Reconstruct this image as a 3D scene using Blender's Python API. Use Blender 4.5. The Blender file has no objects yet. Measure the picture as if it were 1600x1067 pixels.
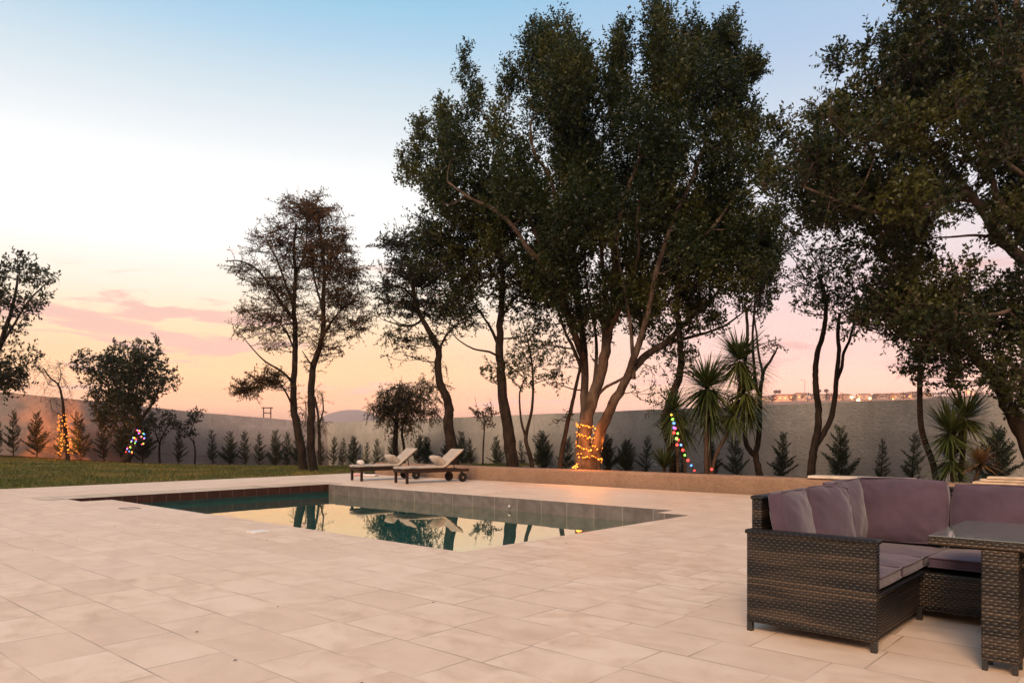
import bpy, bmesh, math, random
import numpy as np
from mathutils import Vector, noise as mnoise
random.seed(7)
RNG = np.random.default_rng(11)
S = bpy.context.scene
COL = S.collection
PI = math.pi

# ------------------------------------------------------------------ camera
H = 1.25; HY = 680.0; F = 1169.0          # eye height, horizon row, focal length in photo pixels
cam = bpy.data.cameras.new('camera'); camo = bpy.data.objects.new('camera', cam); COL.objects.link(camo)
camo.location = (0, 0, H); camo.rotation_euler = (PI/2, 0, 0)
cam.sensor_width = 36; cam.lens = F/1600*36; cam.shift_y = (HY-533.5)/1600
cam.clip_start = 0.05; cam.clip_end = 20000
S.camera = camo

def P(px, py, d):                          # a point seen at (px, py) standing d metres away
    return np.array([(px-800)/F*d, d, H-(py-HY)/F*d])
A42 = math.radians(-42.0)
UX, UY = math.cos(A42), math.sin(A42)      # u runs along the long side of the pool, v across it
VX, VY = -UY, UX
NX, NY = -0.54, 8.03                       # near corner of the pool
def uv(u, v, z=0.0): return (NX+u*UX+v*VX, NY+u*UY+v*VY, z)

# ------------------------------------------------------------------ world
def srgb(r, g, b):
    return tuple(((c/255)/12.92 if c/255 <= .04045 else ((c/255+.055)/1.055)**2.4) for c in (r, g, b)) + (1,)
world = bpy.data.worlds.new('World'); S.world = world; world.use_nodes = True
nt = world.node_tree; nt.nodes.clear()
def N(t, typ, **kw):
    n = t.nodes.new(typ)
    for k, v in kw.items():
        if k.startswith('i_'): n.inputs[int(k[2:])].default_value = v
        else: setattr(n, k, v)
    return n
def link(t, a, b): t.links.new(a, b)
def mth(t, op, a, b=None, c=None, clamp=False):
    n = t.nodes.new('ShaderNodeMath'); n.operation = op; n.use_clamp = clamp
    for i, x in enumerate((a, b, c)):
        if x is None: continue
        if isinstance(x, (int, float)): n.inputs[i].default_value = x
        else: t.links.new(x, n.inputs[i])
    return n.outputs[0]
def ramp(t, fac, stops, interp='LINEAR'):
    n = t.nodes.new('ShaderNodeValToRGB'); cr = n.color_ramp; cr.interpolation = interp
    while len(cr.elements) < len(stops): cr.elements.new(.5)
    for e, (p, c) in zip(cr.elements, stops):
        e.position = p; e.color = c if len(c) == 4 else (*c, 1)
    t.links.new(fac, n.inputs[0]); return n.outputs[0]
def mixc(t, fac, a, b, mode='MIX'):
    n = t.nodes.new('ShaderNodeMix'); n.data_type = 'RGBA'; n.blend_type = mode
    for i, x in ((0, fac), (6, a), (7, b)):
        if isinstance(x, (int, float)): n.inputs[i].default_value = x
        elif isinstance(x, tuple): n.inputs[i].default_value = x if len(x) == 4 else (*x, 1)
        else: t.links.new(x, n.inputs[i])
    return n.outputs[2]
def mapr(t, v, a, b, c=0.0, d=1.0, smooth=True):
    n = t.nodes.new('ShaderNodeMapRange'); n.interpolation_type = 'SMOOTHSTEP' if smooth else 'LINEAR'
    for i, x in enumerate((v, a, b, c, d)):
        if isinstance(x, (int, float)): n.inputs[i].default_value = x
        else: t.links.new(x, n.inputs[i])
    return n.outputs[0]

tc = N(nt, 'ShaderNodeTexCoord'); sep = N(nt, 'ShaderNodeSeparateXYZ'); link(nt, tc.outputs['Generated'], sep.inputs[0])
dx, dy, dz = sep.outputs
# sunset side (towards -x +y) and the pinker side to its right
left = ramp(nt, dz, [(0.0, srgb(253, 165, 128)), (.035, srgb(255, 182, 134)), (.085, srgb(255, 203, 150)), (.135, srgb(255, 221, 180)), (.18, srgb(255, 244, 224)),
                     (.23, (1.12, 1.10, 1.05)), (.30, (1.10, 1.10, 1.08)), (.35, srgb(243, 249, 252)), (.41, srgb(216, 233, 243)), (.46, srgb(180, 216, 240)), (.50, srgb(154, 206, 236)), (.75, srgb(110, 165, 205)), (1, srgb(90, 140, 190))])
right = ramp(nt, dz, [(0.0, srgb(248, 184, 164)), (.05, srgb(255, 200, 168)), (.10, srgb(252, 208, 194)), (.16, srgb(243, 212, 208)), (.22, srgb(242, 226, 228)),
                      (.29, srgb(236, 236, 243)), (.36, srgb(216, 227, 241)), (.44, srgb(184, 208, 236)), (.53, srgb(158, 196, 232)), (.75, srgb(104, 146, 192)), (1, srgb(80, 126, 176))])
az = mapr(nt, dx, -.15, .32)
sky = mixc(nt, az, left, right)
# deeper blue in the upper left corner is part of the ramp; clouds low on the left
cx = mth(nt, 'MULTIPLY', dx, 3.0); cz = mth(nt, 'MULTIPLY', dz, 17.0)
cv = N(nt, 'ShaderNodeCombineXYZ'); link(nt, cx, cv.inputs[0]); link(nt, dy, cv.inputs[1]); link(nt, cz, cv.inputs[2])
cn = N(nt, 'ShaderNodeTexNoise'); cn.inputs['Scale'].default_value = 2.3; cn.inputs['Detail'].default_value = 6; cn.inputs['Roughness'].default_value = .55
cn.inputs['Distortion'].default_value = .35
link(nt, cv.outputs[0], cn.inputs['Vector'])
band = mth(nt, 'MULTIPLY', mapr(nt, dz, .075, .115), mapr(nt, dz, .175, .135))
side = mapr(nt, dx, -.22, -.36)
bias = mth(nt, 'MULTIPLY', mth(nt, 'MULTIPLY', band, side), .15)
cl = mapr(nt, mth(nt, 'ADD', cn.outputs[0], bias), .57, .67)
low = mth(nt, 'MULTIPLY', mapr(nt, dz, .015, .05), mapr(nt, dz, .26, .17))
cl = mth(nt, 'MULTIPLY', mth(nt, 'MULTIPLY', cl, low), .82)
sky = mixc(nt, cl, sky, srgb(232, 182, 172))
# sky behind the camera, warmed and brightened as added front fill
back = ramp(nt, dz, [(0, (.40, .30, .26)), (.25, (.52, .42, .37)), (.6, (.60, .57, .56)), (1, (.62, .70, .82))])
sky = mixc(nt, mapr(nt, dy, .30, -.35), sky, back)
sky = mixc(nt, mapr(nt, dz, .0, -.06), sky, srgb(120, 100, 90))
gain = ramp(nt, dz, [(0, (1.62,)*3), (.03, (1.62,)*3), (.05, (1.06,)*3), (.10, (.72,)*3), (.20, (.56,)*3), (.4, (.51,)*3)])
sky = mixc(nt, 1.0, sky, gain, 'MULTIPLY')          # the haze box takes this much away again
ns = N(nt, 'ShaderNodeTexSky', sky_type='NISHITA'); ns.sun_disc = False
ns.sun_elevation = math.radians(2.0); ns.sun_rotation = math.radians(-20)
bg1 = N(nt, 'ShaderNodeBackground'); bg1.inputs[1].default_value = 2.0; link(nt, sky, bg1.inputs[0])
bg2 = N(nt, 'ShaderNodeBackground'); bg2.inputs[1].default_value = 0.004; link(nt, ns.outputs[0], bg2.inputs[0])
ad = N(nt, 'ShaderNodeAddShader'); link(nt, bg1.outputs[0], ad.inputs[0]); link(nt, bg2.outputs[0], ad.inputs[1])
wo = N(nt, 'ShaderNodeOutputWorld'); link(nt, ad.outputs[0], wo.inputs[0])

# added warm sun lamp from behind the camera, standing in for house light
sl = bpy.data.lights.new('sun', 'SUN'); sl.energy = 3.5; sl.angle = math.radians(22); sl.color = (1.0, .68, .45)
so = bpy.data.objects.new('sun', sl); COL.objects.link(so)
so.rotation_euler = Vector((0.30, 0.85, -0.62)).to_track_quat('-Z', 'Y').to_euler()

S.view_settings.view_transform = 'Standard'; S.view_settings.look = 'None'; S.view_settings.gamma = 1
S.view_settings.use_curve_mapping = False; S.view_settings.exposure = 0.0
S.render.engine = 'CYCLES'
S.cycles.use_denoising = True; S.cycles.max_bounces = 7; S.cycles.diffuse_bounces = 3; S.cycles.glossy_bounces = 4
S.cycles.transmission_bounces = 6; S.cycles.transparent_max_bounces = 12; S.cycles.sample_clamp_indirect = 4
S.cycles.caustics_reflective = False; S.cycles.caustics_refractive = False

# ------------------------------------------------------------------ material helpers
def mat(name):
    m = bpy.data.materials.new(name); m.use_nodes = True
    t = m.node_tree; b = t.nodes['Principled BSDF']; b.inputs['Specular IOR Level'].default_value = .25
    return m, t, b
def tnoise(t, scale, detail=4, rough=.55, vec=None, dist=0.0, out=0):
    n = t.nodes.new('ShaderNodeTexNoise'); n.inputs['Scale'].default_value = scale; n.inputs['Detail'].default_value = detail
    n.inputs['Roughness'].default_value = rough; n.inputs['Distortion'].default_value = dist
    if vec is None:
        vec = t.nodes.new('ShaderNodeTexCoord').outputs['Object']
    t.links.new(vec, n.inputs['Vector']); return n.outputs[out]
def bump(t, b, h, strength=.5, dist=.02):
    n = t.nodes.new('ShaderNodeBump'); n.inputs['Strength'].default_value = strength; n.inputs['Distance'].default_value = dist
    t.links.new(h, n.inputs['Height']); t.links.new(n.outputs[0], b.inputs['Normal'])
def worldvec(t, scale=(1, 1, 1), rot=0.0):
    g = t.nodes.new('ShaderNodeNewGeometry'); m = t.nodes.new('ShaderNodeMapping')
    m.inputs['Scale'].default_value = scale; m.inputs['Rotation'].default_value = (0, 0, rot)
    t.links.new(g.outputs['Position'], m.inputs['Vector']); return m.outputs[0]
def simple(name, col, rough=.7, scale=8, var=.25, bmp=.2, spec=.25, metallic=0.0, bd=.01):
    m, t, b = mat(name)
    f = tnoise(t, scale, 5)
    c = mixc(t, mapr(t, f, .3, .7), tuple(x*(1-var) for x in col), tuple(min(1, x*(1+var)) for x in col))
    t.links.new(c, b.inputs['Base Color']); b.inputs['Roughness'].default_value = rough
    b.inputs['Specular IOR Level'].default_value = spec; b.inputs['Metallic'].default_value = metallic
    if bmp: bump(t, b, tnoise(t, scale*4, 5), bmp, bd)
    return m
def emis(name, col, s):
    m, t, b = mat(name)
    b.inputs['Base Color'].default_value = (*col, 1); b.inputs['Emission Color'].default_value = (*col, 1); b.inputs['Emission Strength'].default_value = s
    return m

def patio_material():
    m, t, b = mat('travertine_tiles')
    g = t.nodes.new('ShaderNodeNewGeometry')
    mp = t.nodes.new('ShaderNodeMapping'); mp.vector_type = 'TEXTURE'
    mp.inputs['Location'].default_value = (NX, NY, 0); mp.inputs['Rotation'].default_value = (0, 0, A42)
    t.links.new(g.outputs['Position'], mp.inputs['Vector'])
    s = t.nodes.new('ShaderNodeSeparateXYZ'); t.links.new(mp.outputs[0], s.inputs[0])
    u, v = s.outputs[0], s.outputs[1]
    TU, TV = .645, .43
    wob = mth(t, 'MULTIPLY', mth(t, 'SUBTRACT', tnoise(t, 1.3, 2, vec=mp.outputs[0]), .5), .012)
    rv = mth(t, 'ADD', mth(t, 'DIVIDE', v, TV), mth(t, 'ADD', wob, .17))
    row = mth(t, 'FLOOR', rv)
    wn = t.nodes.new('ShaderNodeTexWhiteNoise'); wn.noise_dimensions = '1D'; t.links.new(row, wn.inputs['W'])
    cu = mth(t, 'ADD', mth(t, 'DIVIDE', u, TU), wn.outputs[0])
    colu = mth(t, 'FLOOR', cu)
    cmb = t.nodes.new('ShaderNodeCombineXYZ'); t.links.new(colu, cmb.inputs[0]); t.links.new(row, cmb.inputs[1])
    wt = t.nodes.new('ShaderNodeTexWhiteNoise'); wt.noise_dimensions = '3D'; t.links.new(cmb.outputs[0], wt.inputs['Vector'])
    fv = mth(t, 'FRACT', rv); fu = mth(t, 'FRACT', cu)
    ev = mth(t, 'MULTIPLY', mth(t, 'MINIMUM', fv, mth(t, 'SUBTRACT', 1, fv)), TV)
    eu = mth(t, 'MULTIPLY', mth(t, 'MINIMUM', fu, mth(t, 'SUBTRACT', 1, fu)), TU)
    e = mth(t, 'MINIMUM', ev, eu)
    joint = mapr(t, e, .0028, .0062, 1, 0)
    jm = mapr(t, tnoise(t, 1.4, 3, vec=mp.outputs[0]), .40, .60, .22, 1.0)
    joint = mth(t, 'MULTIPLY', joint, jm)
    # clouding inside each tile, offset per tile
    off = t.nodes.new('ShaderNodeVectorMath'); off.operation = 'MULTIPLY_ADD'
    t.links.new(wt.outputs['Color'], off.inputs[0]); off.inputs[1].default_value = (9, 9, 9); t.links.new(mp.outputs[0], off.inputs[2])
    mp2 = t.nodes.new('ShaderNodeMapping'); mp2.inputs['Scale'].default_value = (1.7, 2.3, 1); t.links.new(off.outputs[0], mp2.inputs['Vector'])
    n1 = tnoise(t, 1.7, 5, .6, vec=mp2.outputs[0], dist=.6)
    n2 = tnoise(t, .35, 3, vec=mp.outputs[0])
    c = ramp(t, n1, [(.28, (.57, .40, .265)), (.42, (.68, .50, .36)), (.55, (.76, .585, .44)), (.72, (.80, .64, .50))])
    c = mixc(t, mapr(t, wt.outputs[0], 0, 1, 0, .50, False), c, (.60, .42, .30))
    c = mixc(t, mapr(t, n2, .35, .7, 0, .35), c, (.78, .65, .52))
    vein = tnoise(t, 2.5, 6, .7, vec=mp2.outputs[0], dist=1.5)
    c = mixc(t, mapr(t, vein, .60, .76, 0, .22), c, (.46, .31, .20))
    spk = tnoise(t, 160, 2, vec=mp.outputs[0])
    c = mixc(t, mapr(t, spk, .60, .75, 0, .3), c, (.34, .24, .17))
    c = mixc(t, mth(t, 'MULTIPLY', joint, .62), c, (.20, .13, .09))
    t.links.new(c, b.inputs['Base Color'])
    t.links.new(mapr(t, n1, .3, .7, .50, .66), b.inputs['Roughness']); b.inputs['Specular IOR Level'].default_value = .5
    hgt = mth(t, 'ADD', mth(t, 'MULTIPLY', n1, .3), mth(t, 'MULTIPLY', joint, -1.0))
    hgt = mth(t, 'ADD', hgt, mth(t, 'MULTIPLY', spk, .12))
    bump(t, b, hgt, .55, .006)
    return m
def tile_wall(name, base, grout, w=.5, jl=.006, hrow=None):
    m, t, b = mat(name)
    v = worldvec(t, (1, 1, 1), -A42)
    s = t.nodes.new('ShaderNodeSeparateXYZ'); t.links.new(v, s.inputs[0])
    along = mth(t, 'ADD', s.outputs[0], s.outputs[1])
    f = mth(t, 'FRACT', mth(t, 'DIVIDE', along, w)); e = mth(t, 'MULTIPLY', mth(t, 'MINIMUM', f, mth(t, 'SUBTRACT', 1, f)), w)
    j = mapr(t, e, jl*.5, jl, 1, 0)
    tn = t.nodes.new('ShaderNodeTexWhiteNoise'); tn.noise_dimensions = '1D'; t.links.new(mth(t, 'FLOOR', mth(t, 'DIVIDE', along, w)), tn.inputs['W'])
    n = tnoise(t, 5, 5)
    c = mixc(t, mapr(t, n, .3, .7), tuple(x*.75 for x in base), tuple(x*1.2 for x in base))
    c = mixc(t, mth(t, 'MULTIPLY', tn.outputs[0], .35), c, tuple(x*.6 for x in base))
    c = mixc(t, j, c, grout)
    t.links.new(c, b.inputs['Base Color']); b.inputs['Roughness'].default_value = .45
    bump(t, b, mth(t, 'SUBTRACT', n, j), .2, .004)
    return m
def plaster(name, c0, c1, stain, bs=.8, scale=1.0, band=None):
    m, t, b = mat(name)
    v = worldvec(t)
    n1 = tnoise(t, .9*scale, 6, .6, vec=v); n2 = tnoise(t, 9*scale, 6, .7, vec=worldvec(t, (1, 1, 1.6)))
    n3 = tnoise(t, 3.2*scale, 5, .6, vec=worldvec(t, (1, 1, .35)))
    c = mixc(t, mapr(t, n1, .32, .68), c0, c1)
    c = mixc(t, mapr(t, n3, .55, .75, 0, .5), c, stain)
    c = mixc(t, mapr(t, n2, .35, .6, .35, 0), c, tuple(x*.6 for x in c0))
    t.links.new(c, b.inputs['Base Color']); b.inputs['Roughness'].default_value = .92; b.inputs['Specular IOR Level'].default_value = .1
    g_ = t.nodes.new('ShaderNodeNewGeometry'); s_ = t.nodes.new('ShaderNodeSeparateXYZ'); t.links.new(g_.outputs['Position'], s_.inputs[0])
    if band:
        zz_ = mth(t, 'ADD', s_.outputs[2], mth(t, 'MULTIPLY', mth(t, 'SUBTRACT', n3, .5), .35))
        c = mixc(t, mapr(t, zz_, band-.1, band+.1, .28, 0), c, tuple(x*.72 for x in c0)); c = mixc(t, mapr(t, zz_, band+.55, band-1.9, 0, .25), c, stain)
        drip = tnoise(t, 1.0, 5, .7, vec=worldvec(t, (2.2, 2.2, .12))); c = mixc(t, mapr(t, drip, .56, .74, 0, .45), c, stain)
        t.links.new(c, b.inputs['Base Color'])
    n4 = tnoise(t, 26*scale, 5, .7, vec=v)
    bump(t, b, mth(t, 'ADD', mth(t, 'ADD', n2, mth(t, 'MULTIPLY', n3, .8)), mth(t, 'MULTIPLY', n4, .5)), bs, .07)
    return m
def bark(name, c0, c1, sc=9):
    m, t, b = mat(name)
    n = tnoise(t, sc, 6, .65, vec=worldvec(t, (1, 1, .35))); n2 = tnoise(t, sc*4, 4, vec=worldvec(t, (1, 1, .25)))
    c = mixc(t, mapr(t, n, .35, .65), c0, c1)
    t.links.new(c, b.inputs['Base Color']); b.inputs['Roughness'].default_value = .9; b.inputs['Specular IOR Level'].default_value = .1
    bump(t, b, mth(t, 'ADD', n, n2), .7, .03)
    return m
def leafmat(name, cols, trans=.35, tcol=None, rough=.45):
    m = bpy.data.materials.new(name); m.use_nodes = True; t = m.node_tree; t.nodes.clear()
    g = t.nodes.new('ShaderNodeNewGeometry')
    k = len(cols)
    c = ramp(t, g.outputs['Random Per Island'], [((i+.5)/k, x) for i, x in enumerate(cols)])
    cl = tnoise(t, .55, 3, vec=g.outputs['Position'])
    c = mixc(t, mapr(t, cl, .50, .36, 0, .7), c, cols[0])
    c = mixc(t, mapr(t, cl, .50, .68, 0, .75), c, tuple(min(1, x*q) for x, q in zip(cols[min(2, k-1)], (1.75, 1.5, 1.2))))  # lit look of clumps painted in as brighter olive patches
    d = t.nodes.new('ShaderNodeBsdfPrincipled'); d.inputs['Roughness'].default_value = rough; d.inputs['Specular IOR Level'].default_value = .3
    t.links.new(c, d.inputs['Base Color'])
    tr = t.nodes.new('ShaderNodeBsdfTranslucent')
    if tcol is None: t.links.new(c, tr.inputs[0])
    else: tr.inputs[0].default_value = (*tcol, 1)
    mx = t.nodes.new('ShaderNodeMixShader'); mx.inputs[0].default_value = trans
    t.links.new(d.outputs[0], mx.inputs[1]); t.links.new(tr.outputs[0], mx.inputs[2])
    o = t.nodes.new('ShaderNodeOutputMaterial'); t.links.new(mx.outputs[0], o.inputs[0])
    return m
def rattan_material():
    m, t, b = mat('woven_rattan')
    tcn = t.nodes.new('ShaderNodeTexCoord'); s = t.nodes.new('ShaderNodeSeparateXYZ'); t.links.new(tcn.outputs['Object'], s.inputs[0])
    along = mth(t, 'ADD', s.outputs[0], s.outputs[1])
    wz = mth(t, 'MULTIPLY', mth(t, 'SUBTRACT', tnoise(t, 7, 2, vec=tcn.outputs['Object']), .5), .45)
    rz = mth(t, 'ADD', mth(t, 'DIVIDE', s.outputs[2], .0175), wz)
    row = mth(t, 'FLOOR', rz); fz = mth(t, 'FRACT', rz)
    par = mth(t, 'MULTIPLY', mth(t, 'MODULO', row, 2), .5)
    su = mth(t, 'ADD', mth(t, 'DIVIDE', along, .038), par)
    fu = mth(t, 'FRACT', su)
    over = mth(t, 'SINE', mth(t, 'MULTIPLY', fu, PI))            # strand rises between the stakes
    prof = mth(t, 'SINE', mth(t, 'MULTIPLY', fz, PI))
    h = mth(t, 'MULTIPLY', mth(t, 'POWER', prof, .6), mth(t, 'ADD', mth(t, 'MULTIPLY', over, .75), .25))
    wn = t.nodes.new('ShaderNodeTexWhiteNoise'); wn.noise_dimensions = '1D'; t.links.new(row, wn.inputs['W'])
    st = tnoise(t, 1, 3, vec=(lambda mp: mp)(None) or worldvec(t, (7, 7, 90)))
    grp = tnoise(t, 1, 2, vec=worldvec(t, (1.2, 1.2, 14)))
    k = mth(t, 'ADD', mth(t, 'MULTIPLY', wn.outputs[0], .35), mth(t, 'ADD', mth(t, 'MULTIPLY', st, .3), mth(t, 'MULTIPLY', mapr(t, grp, .38, .62), .45)))
    c = ramp(t, k, [(.2, (.005, .004, .0035)), (.42, (.012, .009, .006)), (.6, (.029, .020, .013)), (.85, (.070, .048, .030))])
    c = mixc(t, mapr(t, h, .12, .5, .95, 0), c, (.012, .010, .009))
    t.links.new(c, b.inputs['Base Color']); b.inputs['Roughness'].default_value = .42; b.inputs['Specular IOR Level'].default_value = .4
    bump(t, b, h, 1.0, .006)
    return m
def fabric(name, col, col2=None, spec=.15, ws=.0):
    m, t, b = mat(name)
    tcn = t.nodes.new('ShaderNodeTexCoord').outputs['Object']
    n = tnoise(t, 3.5, 4, vec=tcn); n2 = tnoise(t, 260, 2, vec=tcn)
    c = mixc(t, mapr(t, n, .3, .7), tuple(x*.88 for x in col), col2 or tuple(x*1.1 for x in col))
    c = mixc(t, mapr(t, n2, .35, .65, 0, .25), c, tuple(x*.6 for x in col))
    t.links.new(c, b.inputs['Base Color']); b.inputs['Roughness'].default_value = .95; b.inputs['Specular IOR Level'].default_value = spec
    b.inputs['Sheen Weight'].default_value = .25; b.inputs['Sheen Roughness'].default_value = .5
    mus = tnoise(t, 4.5, 3, .5, vec=tcn, dist=.5)
    bump(t, b, mth(t, 'ADD', mus, mth(t, 'MULTIPLY', n2, .03)), .35, .03)
    return m

M = {}
M['patio'] = patio_material()
M['poolgrey'] = tile_wall('grey_pool_tiles', (.175, .155, .145), (.36, .33, .29), .62)
M['poolred'] = tile_wall('red_brown_pool_tiles', (.055, .022, .016), (.16, .09, .07), .30, .008)
M['poolfloor'] = simple('pool_floor', (.10, .52, .46), .5, 2, .15, 0)
M['bluewall'] = simple('blue_pool_tiles', (.07, .50, .44), .5, 3, .2, 0)
M['wall'] = plaster('rough_plaster_wall', (.44, .41, .365), (.56, .52, .47), (.30, .265, .23), 1.0, 1.0, 1.35)
M['wallleft'] = plaster('plaster_wall_pale', (.47, .40, .385), (.60, .52, .50), (.36, .30, .28), .8, 1.0, 1.6)
M['lowwall'] = plaster('sand_coloured_plaster', (.27, .175, .12), (.34, .225, .16), (.20, .13, .09), .45, 1.4)
M['bark'] = bark('dark_bark', (.014, .010, .008), (.036, .025, .018))
M['barkpale'] = bark('pale_smooth_bark', (.042, .029, .022), (.115, .082, .062), 5)
M['barkmid'] = bark('brown_bark', (.035, .022, .015), (.075, .048, .032), 7)
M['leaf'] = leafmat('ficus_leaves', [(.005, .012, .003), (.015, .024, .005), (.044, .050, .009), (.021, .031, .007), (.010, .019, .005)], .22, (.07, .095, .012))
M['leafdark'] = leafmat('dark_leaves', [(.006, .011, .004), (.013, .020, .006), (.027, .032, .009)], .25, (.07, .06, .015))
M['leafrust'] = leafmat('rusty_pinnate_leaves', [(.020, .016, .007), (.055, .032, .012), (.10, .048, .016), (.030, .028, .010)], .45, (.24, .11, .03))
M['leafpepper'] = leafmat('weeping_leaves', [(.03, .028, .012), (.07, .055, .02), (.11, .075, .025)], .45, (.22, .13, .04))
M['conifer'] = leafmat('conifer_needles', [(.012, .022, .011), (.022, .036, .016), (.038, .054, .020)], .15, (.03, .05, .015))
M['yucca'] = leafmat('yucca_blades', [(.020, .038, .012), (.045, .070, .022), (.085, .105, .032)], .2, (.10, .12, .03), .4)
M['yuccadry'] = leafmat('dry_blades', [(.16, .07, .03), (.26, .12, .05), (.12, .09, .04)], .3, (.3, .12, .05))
M['sofa'] = rattan_material()
M['cushion'] = fabric('mauve_grey_cushion', (.080, .054, .080), (.105, .070, .094))
M['cream'] = fabric('cream_cushion', (.44, .38, .32))
M['darkwood'] = simple('dark_wood', (.024, .012, .009), .5, 12, .4, .2)
M['blackmetal'] = simple('dark_metal', (.02, .019, .018), .4, 20, .2, 0, .5)
M['rubber'] = simple('black_rubber', (.012, .012, .012), .6, 20, .2, 0)
M['plankwood'] = simple('pale_timber', (.55, .43, .31), .7, 6, .2, .2)
M['slab'] = simple('pale_stone_slab', (.62, .53, .43), .7, 5, .15, .2)
M['deepwall'] = simple('dark_teal_tiles', (.020, .045, .045), .3, 3, .2, 0)
M['soil'] = simple('dark_soil', (.060, .040, .028), .95, 5, .5, 1.0, .1, bd=.08)
M['towel'] = simple('white_towel', (.70, .64, .62), .95, 60, .1, .5, .1)
M['towelpink'] = simple('pink_towel', (.62, .40, .40), .95, 60, .1, .5, .1)
M['pvc'] = simple('grey_pipe', (.22, .20, .18), .5, 9, .2, 0)
M['white'] = simple('white_plastic', (.75, .72, .68), .5, 9, .08, 0)
M['steel'] = simple('brushed_steel', (.35, .33, .31), .35, 20, .2, 0, .5, .9)
M['wire'] = simple('thin_dark_cable', (.03, .03, .03), .5, 20, .2, 0)
M['gold'] = emis('warm_bulb', (1.0, .27, .02), 1.8)
M['goldhot'] = emis('warm_bulb_bright', (1.0, .34, .05), 2.6)
for nme, c in dict(red=(1, .06, .05), blue=(.10, .30, 1), green=(.25, 1, .10), pink=(1, .10, .30), yellow=(1, .55, .06), violet=(.30, .15, 1)).items():
    M['b_'+nme] = emis(nme+'_bulb', c, 2.2)

# coping planks
def plank_material():
    m, t, b = mat('sandstone_planks')
    v = worldvec(t, (1, 1, 1), -A42); s = t.nodes.new('ShaderNodeSeparateXYZ'); t.links.new(v, s.inputs[0])
    w = .50; q = mth(t, 'DIVIDE', s.outputs[1], w)
    f = mth(t, 'FRACT', q); e = mth(t, 'MULTIPLY', mth(t, 'MINIMUM', f, mth(t, 'SUBTRACT', 1, f)), w)
    j = mapr(t, e, .008, .016, 1, 0)
    wn = t.nodes.new('ShaderNodeTexWhiteNoise'); wn.noise_dimensions = '1D'; t.links.new(mth(t, 'FLOOR', q), wn.inputs['W'])
    n = tnoise(t, 2.4, 5, vec=v)
    c = mixc(t, mapr(t, n, .3, .7), (.44, .33, .23), (.60, .49, .37))
    c = mixc(t, mapr(t, wn.outputs[0], 0, 1, 0, .4, False), c, (.66, .54, .42))
    c = mixc(t, mth(t, 'MULTIPLY', j, .7), c, (.2, .14, .1))
    t.links.new(c, b.inputs['Base Color']); b.inputs['Roughness'].default_value = .6
    bump(t, b, mth(t, 'SUBTRACT', mth(t, 'MULTIPLY', n, .3), j), .3, .006)
    return m
M['planks'] = plank_material()
def lawn_material():
    m, t, b = mat('lawn')
    v = worldvec(t); g = t.nodes.new('ShaderNodeNewGeometry')
    n1 = tnoise(t, .28, 4, .6, vec=worldvec(t, (.6, 1.6, 1), .75)); n2 = tnoise(t, 30, 4, .7, vec=v); n3 = tnoise(t, 2.5, 4, vec=v)
    c = mixc(t, mapr(t, n1, .38, .62), (.12, .135, .030), (.23, .160, .055))
    c = mixc(t, mapr(t, n3, .35, .7, 0, .5), c, (.10, .105, .025))
    c = mixc(t, mapr(t, n2, .35, .65, .45, 0), c, (.035, .037, .010))
    t.links.new(c, b.inputs['Base Color']); b.inputs['Roughness'].default_value = .95; b.inputs['Specular IOR Level'].default_value = .05
    bump(t, b, n2, 1, .05)
    return m
M['lawn'] = lawn_material()
def water_material():
    m = bpy.data.materials.new('pool_water'); m.use_nodes = True; t = m.node_tree; t.nodes.clear()
    n1 = tnoise(t, 1.6, 2, .4, vec=worldvec(t)); n2 = tnoise(t, 7, 2, .4, vec=worldvec(t))
    bp = t.nodes.new('ShaderNodeBump'); bp.inputs['Strength'].default_value = .03; bp.inputs['Distance'].default_value = .03
    t.links.new(mth(t, 'ADD', n1, mth(t, 'MULTIPLY', n2, .12)), bp.inputs['Height'])
    fr = t.nodes.new('ShaderNodeFresnel'); fr.inputs[0].default_value = 2.0; t.links.new(bp.outputs[0], fr.inputs[1])
    gl = t.nodes.new('ShaderNodeBsdfGlossy'); gl.inputs['Roughness'].default_value = .012; gl.inputs['Color'].default_value = (1, .93, .78, 1); t.links.new(bp.outputs[0], gl.inputs['Normal'])  # golden glow of the sky put into the reflection tint
    tr = t.nodes.new('ShaderNodeBsdfTransparent'); tr.inputs[0].default_value = (.50, .86, .84, 1)
    mx = t.nodes.new('ShaderNodeMixShader'); t.links.new(fr.outputs[0], mx.inputs[0]); t.links.new(mth(t, 'POWER', fr.outputs[0], .50, None, True), mx.inputs[0]); df = t.nodes.new('ShaderNodeBsdfDiffuse'); df.inputs[0].default_value = (.03, .36, .32, 1); mb_ = t.nodes.new('ShaderNodeMixShader'); mb_.inputs[0].default_value = .36; t.links.new(tr.outputs[0], mb_.inputs[1]); t.links.new(df.outputs[0], mb_.inputs[2]); t.links.new(mb_.outputs[0], mx.inputs[1]); t.links.new(gl.outputs[0], mx.inputs[2])
    o = t.nodes.new('ShaderNodeOutputMaterial'); t.links.new(mx.outputs[0], o.inputs[0]); return m
M['water'] = water_material()
def glass_top():
    m, t, b = mat('table_glass'); b.inputs['Base Color'].default_value = (.12, .14, .12, 1); b.inputs['Roughness'].default_value = .03
    b.inputs['IOR'].default_value = 1.9; b.inputs['Specular IOR Level'].default_value = .5; n = tnoise(t, 5, 3)
    t.links.new(mapr(t, n, .3, .7, .02, .08), b.inputs['Roughness'])
    return m
M['glass'] = glass_top()

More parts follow.
